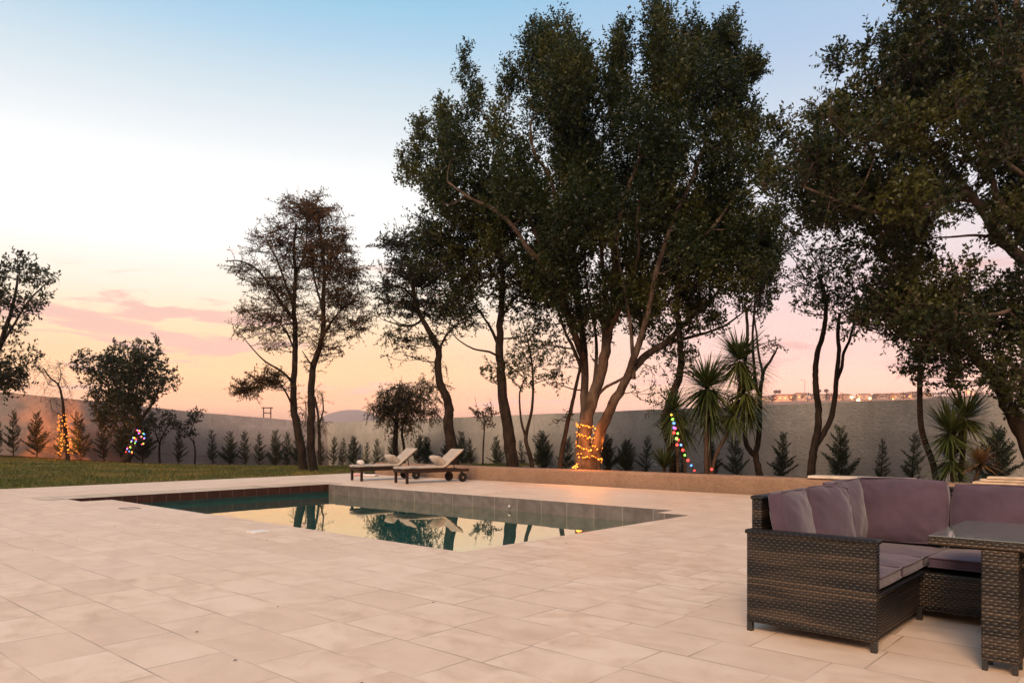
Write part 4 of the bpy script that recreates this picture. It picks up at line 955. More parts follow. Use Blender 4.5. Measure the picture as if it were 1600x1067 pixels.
# left edge tree
T = Tree('edge_tree', 'leafy tree cut by the left picture edge above the lawn', (-45, 735), 22.0, zbase=.7, k=KF, leafm='leafdark', group='trees by the left wall')
T.limb([(-50, 740), (-45, 660), (-30, 600), (-5, 550), (10, 510), (22, 470), (28, 430)], .18, .03, 9)
T.limb([(-5, 550), (20, 510, .3), (45, 470, .4), (70, 445, .5), (85, 435, .5)], .05, .012); T.limb([(-30, 600), (0, 590), (40, 570), (65, 555)], .05, .012); T.limb([(-10, 560), (-30, 500), (-20, 430)], .05, .02)
cl = T.clumps([(-60, 430), (0, 430), (10, 398), (40, 394), (65, 415), (98, 432), (75, 448), (72, 470), (58, 490), (78, 492), (50, 505), (30, 520), (-60, 520)], 46, 1.2, .42, [([(20, 440), (50, 450), (50, 480), (20, 470)], .4)]); T.foliage(cl, sprigs=30, leaves=9, L=.115, W=.055, sl=.32, up=.15, sq=(1.1, 1.1, .8), branchr=.02)
cl = T.clumps([(-60, 530), (0, 530), (45, 545), (82, 552), (60, 570), (40, 565), (55, 585), (60, 600), (35, 620), (0, 622), (-60, 620)], 40, 1.1, .42); T.foliage(cl, sprigs=32, leaves=9, L=.115, W=.055, sl=.32, up=.1, sq=(1.1, 1.1, .8), branchr=.02)
T.finish()
# round bushy tree on the left
T = Tree('bushy_tree', 'round bushy tree on a leaning trunk hung with coloured lights by the left wall', (195, 722), 24.4, zbase=.28, k=KF, leafm='leafdark', group='trees by the left wall')
T.limb([(190, 728), (200, 712), (208, 690), (216, 668), (214, 640), (205, 615)], .20, .07, 10)
T.limb([(215, 665), (232, 640, -.2), (244, 620, -.3), (250, 600, -.3)], .07, .02); T.limb([(210, 650), (190, 625), (170, 605), (150, 590)], .06, .02); T.limb([(210, 630), (215, 600), (225, 570)], .05, .02)
cl = T.clumps([(115, 575), (135, 552), (165, 560), (180, 545), (205, 548), (218, 545), (240, 537), (245, 560), (258, 572), (265, 590), (277, 600), (262, 612), (250, 625), (235, 632), (240, 650), (215, 665), (200, 690), (165, 670), (140, 640), (125, 625), (130, 605), (120, 590)], 88, 1.6, .48, minsep=.5); T.foliage(cl, sprigs=30, leaves=9, L=.12, W=.055, sl=.32, up=.25, branchr=.02)
for x, y in ((183, 545), (217, 545), (241, 540), (245, 552), (273, 602), (117, 575), (128, 560), (262, 580)):
    T.foliage([(P(x, y, 24.4*KF), .2*KF)], sprigs=60, leaves=9, L=.11, W=.05, sl=.25, up=.5, sq=(.8, .8, 1.3))
T.finish()
# thin bare tree with golden lights
T = Tree('bare_tree', 'thin nearly bare tree with golden lights wound up its stem', (104, 715), 24.2, zbase=.38, k=KF, leafm='leafpepper', barkm='barkmid', group='trees by the left wall')
T.limb([(106, 722), (104, 690), (101, 660), (99, 640), (96, 615), (90, 600), (78, 590), (68, 575)], .085, .02, 8); T.limb([(91, 602), (95, 585), (92, 570)], .02, .008, 5)
cl = T.clumps([(52, 600), (60, 565), (90, 560), (105, 580), (110, 610), (112, 650), (85, 650), (72, 625)], 24, 1.0, .35); weeping(T, cl, sprigs=5, leaves=6, W=.016, L=.09, sl=.6, branchr=.012)
T.finish(.004)
# two small trees by the left wall
T = Tree('sapling', 'small leafy tree with forked stem by the left wall, nearer the bushy tree', (249, 727), 26.6, cat='sapling', zbase=.17, k=KF, leafm='leafdark', group='saplings by the wall')
T.limb([(250, 730), (249, 700), (252, 685), (260, 670), (268, 655)], .05, .02, 7); T.limb([(250, 695), (243, 675), (244, 655)], .03, .012, 6)
cl = T.clumps([(235, 660), (238, 645), (255, 640), (272, 650), (284, 662), (275, 672), (262, 668), (256, 688), (242, 682)], 22, .55, .28); T.foliage(cl, sprigs=20, leaves=8, L=.11, W=.055, sl=.25, up=.2, branchr=.015)
T.finish()
T = Tree('sapling', 'taller thin sapling with a curved stem and leafy tip by the left wall', (303, 728), 27.4, cat='sapling', zbase=.11, k=KF, leafm='leafdark', group='saplings by the wall')
T.limb([(304, 732), (305, 705), (302, 690), (296, 680), (303, 660), (310, 643)], .04, .012, 7)
cl = T.clumps([(285, 680), (288, 650), (300, 645), (312, 638), (314, 645), (305, 660), (306, 680), (298, 692)], 15, .4, .24); T.foliage(cl, sprigs=20, leaves=8, L=.11, W=.055, sl=.25, up=.2, branchr=.015)
T.finish()

# ---- young conifers along the walls
def conifer_mesh(h, wide, seed, openness=1.0):
    g = np.random.default_rng(seed); C, D = [], []; t = MB(); t.tube([(0, 0, -.1), (.01, 0, h*.5), (0, .01, h*.97)], [.022, .014, .004], 6)
    nb = int(52*openness)
    for i in range(nb):
        z = h*(.06+.90*(i+g.uniform(0, 1))/nb); f = 1-z/h; ln = wide*(.22+f**.75)*(.55 if z < .12*h else 1)*g.uniform(.6, 1.15); an = i*2.4+g.uniform(-.4, .4)
        el = math.radians(g.uniform(22, 48)+18*(1-f)); d = np.array([math.cos(an)*math.cos(el), math.sin(an)*math.cos(el), math.sin(el)]); p0 = np.array([0, 0, z])
        sidev = np.cross(d, [0, 0, 1]); sidev /= np.linalg.norm(sidev)
        k = max(5, int(ln/.017))
        t.tube([tuple(p0), tuple(p0+d*ln)], [.006, .002], 3, False)
        for q in range(k):
            f2 = (q+1)/k; p = p0+d*ln*f2+np.array([0, 0, .06*ln*f2*f2]); sl_ = ln*.34*(1-f2)**.6+.03
            for sgn in (-1, 1):
                sd = sidev*sgn*.75+d*.75+g.normal(size=3)*.12; sd /= np.linalg.norm(sd); m = max(1, int(sl_/.03))
                for w in range(m):
                    C.append(p+sd*sl_*w/m); D.append(sd+g.normal(size=3)*.35+np.array([0, 0, .15]))
    V_, Q_ = leafquads(np.array(C), np.array(D), .052, .019)
    a = bpy.data.meshes.new('foliage'); a.from_pydata(V_.tolist(), [], Q_.tolist()); a.materials.append(M['conifer'])
    b = bpy.data.meshes.new('trunk'); b.from_pydata(t.V, [], t.F); b.materials.append(M['barkmid'])
    return a, b
CM = [conifer_mesh(1.38, .42, 1, .75), conifer_mesh(1.38, .52, 2, .5), conifer_mesh(1.38, .33, 3, .6), conifer_mesh(1.38, .47, 4, .75), conifer_mesh(1.38, .64, 5, .7), conifer_mesh(1.38, .40, 6, .5), conifer_mesh(1.38, .50, 7, .6)]
CSEL = {0: (0, 5), 1: (1, 6), 2: (2, 5), 3: (3, 6), 4: (4, 4)}
ORD = ['first', 'second', 'third', 'fourth', 'fifth', 'sixth', 'seventh', 'eighth', 'ninth', 'tenth', 'eleventh', 'twelfth', 'thirteenth', 'fourteenth', 'fifteenth', 'sixteenth', 'seventeenth']
def put_conifer(x, y, z, h, kind, label):
    t_ = thing('young_conifer', label, 'conifer', (x, y, z), random.uniform(0, 6.3), 'young conifers planted along the garden walls')
    k = h/1.38; t_.scale = (k*random.uniform(.92, 1.1), k, k)
    a, b = CM[random.choice(CSEL[kind])]; t_.rotation_euler = (random.gauss(0, .05), random.gauss(0, .05), t_.rotation_euler[2])
    for nme, me_ in (('foliage', a), ('trunk', b)):
        o = bpy.data.objects.new(nme, me_); COL.objects.link(o); o.parent = t_
# left wall: px, top row
LEFT = [(-6, 655, 1), (21, 640, 0), (58, 646, 1), (93, 655, 2), (126, 647, 1), (163, 655, 2), (197, 652, 3), (223, 655, 1), (279, 671, 2), (333, 671, 2), (358, 676, 1), (384, 673, 0), (404, 676, 2), (431, 674, 3), (449, 674, 2), (469, 676, 3)]
for i, (px, top, kd) in enumerate(LEFT):
    r = (px-800)/F; t_ = (-r*32-7.9)/(8.5-8*r*1.0)
    t_ = (-7.9-r*32)/(8.5-8*r); w = leftwall(t_); dd = w[1]-.65; x = r*dd; z = interp(LT, t_)+.02
    h_ = (H-(top-HY)/F*dd)-z
    put_conifer(x, dd, z, h_, kd, ORD[i]+' young conifer from the left picture edge, in front of the left wall')
BACK = [(501, 688, 2), (521, 682, 0), (534, 684, 2), (553, 682, 3), (574, 690, 2), (588, 685, 2), (613, 684, 1), (653, 680, 3), (667, 682, 3), (698, 688, 1), (722, 676, 3), (736, 684, 0), (777, 683, 1), (815, 688, 2), (849, 676, 4), (884, 684, 1), (948, 682, 4), (976, 688, 4), (1009, 681, 0),
        (1066, 700, 2), (1113, 690, 0), (1152, 680, 1), (1219, 676, 0), (1317, 668, 1), (1375, 685, 2), (1425, 675, 0), (1556, 668, 4)]
BL = ['young conifer just right of the slender tree pair in the wall corner', 'young conifer right of the wall corner, left of a touching pair', 'narrow young conifer touching another right of the wall corner', 'bushy young conifer above the foot end of the left lounger',
      'young conifer above the left lounger between two others', 'young conifer just left of the weeping tree', 'young conifer behind the trunks of the round weeping tree', 'dark bushy conifer behind the backrest of the left lounger', 'dark conifer right of another behind the left lounger backrest',
      'low conifer left of the crooked dark trunk', 'tall dark conifer just right of the crooked dark trunk', 'conifer between the crooked trunk and the thin sapling', 'lone conifer left of the straight dark trunk', 'narrow conifer between the straight trunk and slim forked tree',
      'wide neat conifer right of the slim forked tree', 'dark conifer just left of the trunk wrapped in golden lights', 'wide dark conifer just right of the golden light wrapped trunk', 'spreading conifer second right of the golden light wrapped trunk', 'lone open conifer midway between largest tree and yuccas',
      'low conifer behind the string of coloured lights', 'conifer behind the trunk of the tallest yucca', 'conifer left of the forked tree behind the yuccas', 'conifer right of the forked tree by the yuccas', 'conifer right of the tree with two bent trunks', 'smallest narrow conifer above the sofa back', 'conifer left of the leaning slim trunk above the sofa', 'widest conifer at the far right beside the big yucca']
for (px, top, kd), lb in zip(BACK, BL):
    dd = wall_d(px)-1.0; x = (px-800)/F*dd; z = -.35 if px > 600 else -.62
    h_ = (H-(top-HY)/F*dd)-z; put_conifer(x, dd, z, h_, kd, lb)

# ---- yuccas
def blades(c, n, L, W, dmin=-.9, dmax=.9, droop=.3, g=RNG, updir=(0, 0, 1), flop=1.0):
    ks = 5; cz_ = g.uniform(dmin, dmax, n); an = g.uniform(0, 2*PI, n); cr = np.sqrt(1-cz_**2)
    d = np.stack([cr*np.cos(an), cr*np.sin(an), cz_], 1)+np.array(updir)*.15; d /= np.linalg.norm(d, axis=1)[:, None]
    s = np.cross(d, [0, 0, 1.]); s /= np.linalg.norm(s, axis=1)[:, None]+1e-6; ln = L*g.uniform(.7, 1.15, n)
    V_ = np.empty((n, ks, 2, 3)); base = np.array(c)+d*.05-np.array([0, 0, 1])*((1-cz_)*.5*.10)[:, None]
    for k in range(ks):
        t = k/(ks-1); w = W*(.55+1.0*t if t < .35 else .9*(1-t)**.7+.02)
        p = base+d*(ln*t)[:, None]; p[:, 2] -= droop*flop*(t**2)*ln*(1-.6*np.abs(cz_))
        V_[:, k, 0] = p-s*w/2; V_[:, k, 1] = p+s*w/2
    V_ = V_.reshape(-1, 3); Q_ = []
    i = np.arange(n)*ks*2
    for k in range(ks-1): Q_.append(np.stack([i+2*k, i+2*k+1, i+2*k+3, i+2*k+2], 1))
    return V_, np.concatenate(Q_)
def yucca(label, base, d, heads, stems, name='yucca', cat='yucca', bk='barkmid', leaf='yucca', zb=BEDZ):
    b = P(base[0], base[1], d); b[2] = zb; t_ = thing(name, label, cat, tuple(b), 0, 'yuccas and spiky plants in the planting bed')
    for st in stems:
        w = smooth_poly([P(a[0], a[1], d+(a[2] if len(a) > 2 else 0))-b for a in st[0]], 4); n = len(w)
        MB().tube([tuple(p) for p in w], [st[1]+(st[2]-st[1])*i/(n-1) for i in range(n)], 9).build('stem', M[bk], t_, smooth=True)
    for (hx, hy, L, n, do, lo, droop) in heads:
        V_, Q_ = blades(P(hx, hy, d+do)-b, int(n*2.5), L, .054, lo, .88, droop); quadmesh('leaf_rosette', V_, Q_, M[leaf], t_)
    return t_
yucca('tallest yucca, fan of long blades above two straight stems', (1105, 745), 17.6, [(1105, 603, 1.1, 170, 0, -.95, .22), (1110, 645, .75, 70, .2, -1, .5)], [([(1103, 750), (1104, 700), (1104, 640), (1105, 600)], .055, .05), ([(1109, 750, .15), (1108, 700, .15), (1110, 650, .2)], .05, .045)])
yucca('leaning yucca with several heads right of the tallest yucca', (1112, 745), 17.3, [(1156, 560, .98, 140, .2, -.8, .25), (1165, 610, .85, 110, .1, -.95, .4), (1146, 645, .60, 70, 0, -.95, .35), (1172, 640, .6, 50, .4, -1, .4)], [([(1111, 750), (1115, 725), (1124, 700), (1138, 675), (1148, 645), (1156, 600), (1156, 565)], .045, .04)])
yucca('smaller yucca hung with coloured lights left of the tallest yucca', (1064, 745), 17.9, [(1052, 640, .75, 110, 0, -.95, .35), (1066, 665, .6, 60, .2, -1, .5)], [([(1060, 750), (1058, 700), (1054, 650)], .04, .035), ([(1071, 750), (1068, 710), (1062, 670)], .035, .03)])
yucca('low spiky rosette on the ground left of the coloured lights', (1038, 745), 18.2, [(1038, 728, .62, 60, 0, .1, .15)], [([(1038, 750), (1038, 728)], .04, .04)])
yucca('yucca with two starry heads behind the middle of the sofa', (1493, 750), 14.5, [(1508, 650, .70, 120, .1, -.8, .1), (1484, 672, .68, 120, -.1, -.8, .12), (1486, 715, .55, 90, 0, -.9, .35)], [([(1490, 752), (1488, 720), (1485, 675)], .06, .05), ([(1500, 752, .1), (1504, 710, .1), (1508, 655, .1)], .05, .045)])
yucca('reddish dry spiky plant at the foot of the right yucca', (1528, 752), 14.2, [(1532, 722, .45, 60, 0, -.3, .4)], [([(1522, 755), (1530, 735), (1534, 720)], .035, .03)], name='dry_spiky_plant', leaf='yuccadry', bk='barkmid')
yucca('thin leaning stem topped by yucca blades half hidden in leaves', (1462, 750), 15.2, [(1438, 565, .55, 70, 0, -.5, .2)], [([(1463, 755), (1458, 725), (1447, 695), (1439, 665), (1437, 620), (1438, 570)], .065, .05)])

# ------------------------------------------------------------------ string lights
def string_lights(name, label, wirepts, bulbs, group, loc, glow=None, r=.03):
    t_ = thing(name, label, 'string lights', tuple(loc), 0, group); loc = np.array(loc)
    MB().tube([tuple(p-loc) for p in smooth_poly(wirepts, 3)], .009, 5).build('cable', M['wire'], t_)
    for p, m in bulbs:
        MB().ball(tuple(p-loc), r*random.uniform(.8, 1.2), 8, 6).build('bulb', m, t_, smooth=True)
    if glow:
        for (p, col, e) in glow:
            l = bpy.data.lights.new('glow', 'POINT'); l.energy = e; l.color = col; l.shadow_soft_size = .12
            o = bpy.data.objects.new('glow', l); COL.objects.link(o); o.parent = t_; o.location = tuple(p-loc)
# golden string around the ficus trunk: a helix on the trunk surface
base = P(918, 735, 19.6); ctr_ = lambda y: P(921-.02*(735-y), y, 19.6)
hp = []; bl_ = []
ys = np.linspace(662, 727, 150)
for i, y in enumerate(ys):
    a = -.6+i/len(ys)*2*PI*4.2; R_ = .335-.02*(y < 690); c = ctr_(y); q = c+np.array([-math.cos(a)*R_, -math.sin(a)*R_, .018*math.sin(i*.9)])
    hp.append(q); bl_.append((q+RNG.normal(size=3)*np.array([.006, .006, .03]), M['goldhot'] if i % 3 == 0 else M['gold']))
hp.append(P(903, 732, 19.2)); bl_ += [(P(901+RNG.normal()*3, 728+RNG.normal()*2, 19.15), M['goldhot']) for _ in range(6)]
string_lights('string_lights', 'golden string lights spiralling around the thick pale trunk', hp, bl_, 'strings of lights on the trees', tuple(P(918, 735, 19.6)), [(P(908, 672, 18.95), (1, .27, .04), 17), (P(926, 684, 18.9), (1, .27, .04), 17), (P(908, 698, 18.95), (1, .27, .04), 17), (P(928, 708, 18.9), (1, .27, .04), 17), (P(945, 690, 19.3), (1, .27, .04), 8), (P(905, 722, 18.95), (1, .27, .04), 4)], .019)
hp = []; bl_ = []
for i in range(64):
    y = 648+(708-648)*i/63; a = i*.95; wd = .10+.12*(i/63); xx = 98+6*(i/63); q = P(xx, y, 23.9*KF)+np.array([math.cos(a)*wd*KF+RNG.normal()*.05, -abs(math.sin(a))*.15, RNG.normal()*.05]); hp.append(q); bl_.append((q, M['goldhot'] if i % 2 == 0 else M['gold']))
string_lights('string_lights', 'golden string lights wound up the thin bare tree on the left', hp, bl_, 'strings of lights on the trees', tuple(P(104, 715, 24.2*KF)), [(P(103, 690, 24.5*KF), (1, .27, .06), 260)], .023)
cs = ['blue', 'red', 'green', 'pink', 'yellow', 'violet', 'red', 'blue', 'green', 'yellow']
pts = [(215, 672), (219, 675), (224, 677), (225, 685), (224, 693), (217, 677), (213, 686), (208, 684), (205, 690), (203, 698), (202, 705), (206, 708), (211, 692), (199, 700), (221, 682)]
w = [P(x, y, (24.0+.1*math.sin(i))*KF) for i, (x, y) in enumerate(pts)]; bl_ = []
for i, p in enumerate(w):
    bl_.append((p, M['b_'+cs[i % 10]])); bl_.append((p+np.array([RNG.normal()*.05, -.03, RNG.normal()*.05]), M['b_'+cs[(i*3+1) % 10]]))
string_lights('string_lights', 'coloured string lights draped on the leaning trunk by the left wall', w, bl_, 'strings of lights on the trees', tuple(P(195, 722, 24.4*KF)), [(P(208, 690, 23.6*KF), (1, .4, .3), 25)], .031)
pts = [(1049, 648), (1051, 655), (1053, 661), (1053, 668), (1055, 669), (1053, 676), (1059, 677), (1057, 685), (1060, 687), (1058, 695), (1064, 695), (1067, 703), (1070, 711), (1075, 719), (1080, 727), (1085, 735)]
cc = ['yellow', 'green', 'blue', 'violet', 'pink', 'red', 'green', 'green', 'red', 'red', 'blue', 'red', 'green', 'red', 'blue', 'red']
w = [P(x, y, 17.35) for x, y in pts]
string_lights('string_lights', 'string of coloured bulbs hanging from the small yucca to the planter wall', w, list(zip(w, [M['b_'+c] for c in cc])), 'strings of lights on the trees', tuple(P(1064, 745, 17.6)), [(P(1060, 690, 17.1), (1, .4, .35), 8)], .030)
q = [P(1112, 733, 17.0), P(1113, 738, 17.0), P(1112, 748, 17.0)]
string_lights('string_lights', 'single red bulb glowing at the foot of the leaning yucca', q, [(q[0], M['b_red'])], 'strings of lights on the trees', tuple(q[2]), None, .030)

# irrigation pipe along the left wall
pp = []
for i in range(15):
    t_ = .18+.75*i/14; w = leftwall(t_); pp.append((w[0]+.03, w[1]-.08, interp(LT, t_)+.55+.02*math.sin(i)))
o = MB().tube(pp, .014, 6).build('irrigation_pipe', M['pvc']); tag(o, 'thin grey pipe fixed along the foot of the left wall', 'pipe')

# ------------------------------------------------------------------ furniture
def cushion(w, h, t, bulge=.30, seed=0, wr=.010, n=16, pinch=.04, sag=0.0):
    """pillow in x (w), z (h) with thickness along y (t)"""
    bm = bmesh.new(); bmesh.ops.create_cube(bm, size=2); bmesh.ops.subdivide_edges(bm, edges=bm.edges[:], cuts=n, use_grid_fill=True)
    for v in bm.verts:
        x, y, z = v.co; k = (1-x*x)*(1-z*z)
        # rounded corners in plan
        rx = x*(1-pinch*(z*z)); rz_ = z*(1-pinch*(x*x)*.7)
        yy = y*(.50+bulge*1.75*(max(k, 0)**.6))
        s = Vector((x*2.1+seed*7.3, z*2.1, y+seed))
        cor = (abs(x)**3+abs(z)**3)*.5
        wn = mnoise.noise(Vector((x*1.6+seed, z*1.6, seed*3.1)))*.6+mnoise.noise(Vector((x*5+z*3+seed, (z-x)*1.6, seed*1.1)))*.55*(.3+cor)
        wk = 0
        for cx0 in (-1, 1):
            for cz0 in (-1, 1):
                an_ = math.atan2(z-cz0, x-cx0); dd_ = math.hypot(x-cx0, z-cz0); wk += math.sin(an_*13+seed*2.3+cx0+cz0*2)*math.exp(-((dd_-.35)/.45)**2)
        off = wn*wr*2.2+wk*wr*.75*min(1, max(k, 0)*4)
        X = rx*w/2; Z = rz_*h/2+sag*(-(1-abs(x))*.0)
        if z > 0.3: Z -= (z-.3)*.05*h*(1-x*x)*.6*(1 if seed % 2 else .4)
        v.co = (X+off*.4*abs(x), yy*t/2+(off if abs(y) > .6 else 0)*(1 if y > 0 else -1), Z)
    me_ = bpy.data.meshes.new('cushion'); bm.to_mesh(me_); bm.free(); me_.polygons.foreach_set('use_smooth', [True]*len(me_.polygons)); return me_
def piping(me_, w, h, t, pinch, side, seed):
    pts = []
    for i in range(41):
        a = i/40*4; k = int(a) % 4; f = a-int(a); f = f*2-1
        x, z = [(f, 1), (1, -f), (-f, -1), (-1, f)][k]
        pts.append((x*(1-pinch*z*z)*w/2*1.003, side*.50*t/2, z*(1-pinch*x*x*.7)*h/2*1.003-((z-.3)*.05*h*(1-x*x)*.6*(1 if seed % 2 else .4) if z > .3 else 0)))
    return MB().tube(pts, .0055, 6, False)
def add_cushion(parent, name, w, h, t, loc, rz=0.0, lean=0.0, roll=0.0, seed=0, m='cushion', bulge=.36, flat=False, pinch=.085, wr=.010, pipe=True):
    me_ = cushion(w, h, t, bulge, seed, wr, pinch=pinch); me_.name = name; o = linkmesh(name, me_, M[m], parent, 1)
    from mathutils import Euler, Matrix
    R = Matrix.Rotation(rz, 4, 'Z') @ Matrix.Rotation(lean, 4, 'X') @ Matrix.Rotation(roll, 4, 'Y')
    o.matrix_local = Matrix.Translation(loc) @ R
    if pipe:
        for sd in (-1, 1): piping(me_, w, h, t, pinch, sd, seed).build('piping', M[m], o, smooth=True)
    return o
C2 = np.array([2.08, 4.27])
sofa = thing('corner_sofa', 'brown woven rattan corner sofa with mauve cushions on the patio', 'sofa', (C2[0], C2[1], 0), A42)
rt = M['sofa']
# arm panel at v 0..0.07, u -.78..0
MB().box((-.39, .035, .345), (.78, .07, .57), bev=.012).build('arm_panel', rt, sofa, smooth=False)
MB().box((-.39, .036, .637), (.80, .092, .030), bev=.012).build('arm_rail', rt, sofa)
MB().box((-.745, .97, .45), (.07, 1.79, .78), bev=.012).build('back_panel', rt, sofa)
MB().box((-.745, .97, .848), (.085, 1.80, .026), bev=.01).build('back_rail', rt, sofa)
MB().box((-.37, .575, .185), (.67, 1.00, .26), bev=.012).build('seat_base', rt, sofa)
MB().box((-.02, .575, .32), (.04, 1.0, .025), bev=.008).build('seat_rail', rt, sofa)
MB().box((.75, 1.46, .185), (2.92, .70, .26), bev=.012).build('seat_base', rt, sofa)
MB().box((.75, 1.845, .45), (2.92, .07, .78), bev=.012).build('back_panel', rt, sofa)
MB().box((.75, 1.845, .848), (2.93, .085, .026), bev=.01).build('back_rail', rt, sofa)
for (x, y) in ((-.765, .03), (-.02, .03), (-.76, 1.85), (-.03, 1.06), (1.0, 1.13), (2.15, 1.13), (2.15, 1.84)):
    MB().box((x, y, .045), (.035, .035, .09), bev=.004).build('leg', M['blackmetal'], sofa)
# seat cushions
for i, (c, w_, dep) in enumerate((((-.37, .335, .385), .52, .70), ((-.37, .865, .385), .52, .70), ((-.37, 1.45, .385), .62, .70), ((.33, 1.47, .385), .66, .66), ((1.0, 1.47, .385), .66, .66), ((1.68, 1.47, .385), .66, .66))):
    me_ = cushion(dep if i < 3 else w_, w_ if i < 3 else dep, .12, .20, 20+i, .004, pinch=.012); me_.name = 'seat_cushion'
    o = linkmesh('seat_cushion', me_, M['cushion'], sofa, 1); from mathutils import Matrix
    o.matrix_local = Matrix.Translation(c) @ Matrix.Rotation(PI/2, 4, 'X')
    for sd in (-1, 1): piping(me_, dep if i < 3 else w_, w_ if i < 3 else dep, .12, .012, sd, 2).build('piping', M['cushion'], o, smooth=True)
# back cushions, left wing: facing +u (rz=+90 makes local y point to -u)
lean = .13
add_cushion(sofa, 'back_cushion', .56, .46, .17, (-.615, .35, .665), rz=PI/2+.10, lean=-lean-.05, seed=1, roll=.02, bulge=.36)
add_cushion(sofa, 'back_cushion', .52, .46, .19, (-.575, .87, .660), rz=PI/2-.20, lean=-lean-.08, seed=2, roll=.05, wr=.013)
add_cushion(sofa, 'back_cushion', .52, .47, .18, (-.60, 1.34, .685), rz=PI/2-.05, lean=-lean, seed=3, roll=-.02)
add_cushion(sofa, 'back_cushion', .66, .48, .20, (-.31, 1.66, .680), rz=.06, lean=-.16, seed=4, roll=.015, wr=.014)
add_cushion(sofa, 'back_cushion', .68, .46, .18, (.37, 1.71, .668), rz=0, lean=-.12, seed=5, wr=.012)
add_cushion(sofa, 'back_cushion', .68, .46, .18, (1.07, 1.71, .668), rz=0, lean=-.12, seed=6)
add_cushion(sofa, 'back_cushion', .68, .46, .18, (1.77, 1.71, .668), rz=0, lean=-.12, seed=7)

tb = thing('dining_table', 'rattan table with dark glass top beside the corner sofa', 'table', (C2[0], C2[1], 0), A42)
MB().box((.995, .545, .668), (1.50, .97, .045), bev=.012).build('tabletop', rt, tb)
MB().box((.995, .545, .6945), (1.49, .96, .007), bev=.003).build('glass_top', M['glass'], tb)
for (x, y) in ((.585, .155), (.585, .93), (1.42, .155), (1.42, .93)):
    l = MB().box((x, y, .35), (.17, .17, .59), bev=.01).build('leg', rt, tb)
    for sx in (-.068, .068):
        for sy in (-.068, .068): MB().box((x+sx, y+sy, .028), (.026, .026, .056), bev=.003).build('foot', M['blackmetal'], l)
for y in (.155, .93):
    MB().box((1.0, y, .60), (.66, .03, .09), bev=.004).build('apron', rt, tb)
st = thing('footstool', 'rattan stool with mauve cushion pushed under the table', 'stool', (C2[0]+(.80*UX+.60*VX), C2[1]+(.80*UY+.60*VY), 0), A42)
MB().box((0, 0, .20), (.40, .40, .28), bev=.012).build('stool_base', rt, st)
for sx in (-.18, .18):
    for sy in (-.18, .18): MB().box((sx, sy, .03), (.03, .03, .06), bev=.003).build('leg', M['blackmetal'], st)
me_ = cushion(.40, .40, .09, .2, 33, .003, pinch=.015); o = linkmesh('seat_cushion', me_, M['cushion'], st, 1); o.matrix_local = Matrix.Translation((0, 0, .385)) @ Matrix.Rotation(PI/2, 4, 'X')

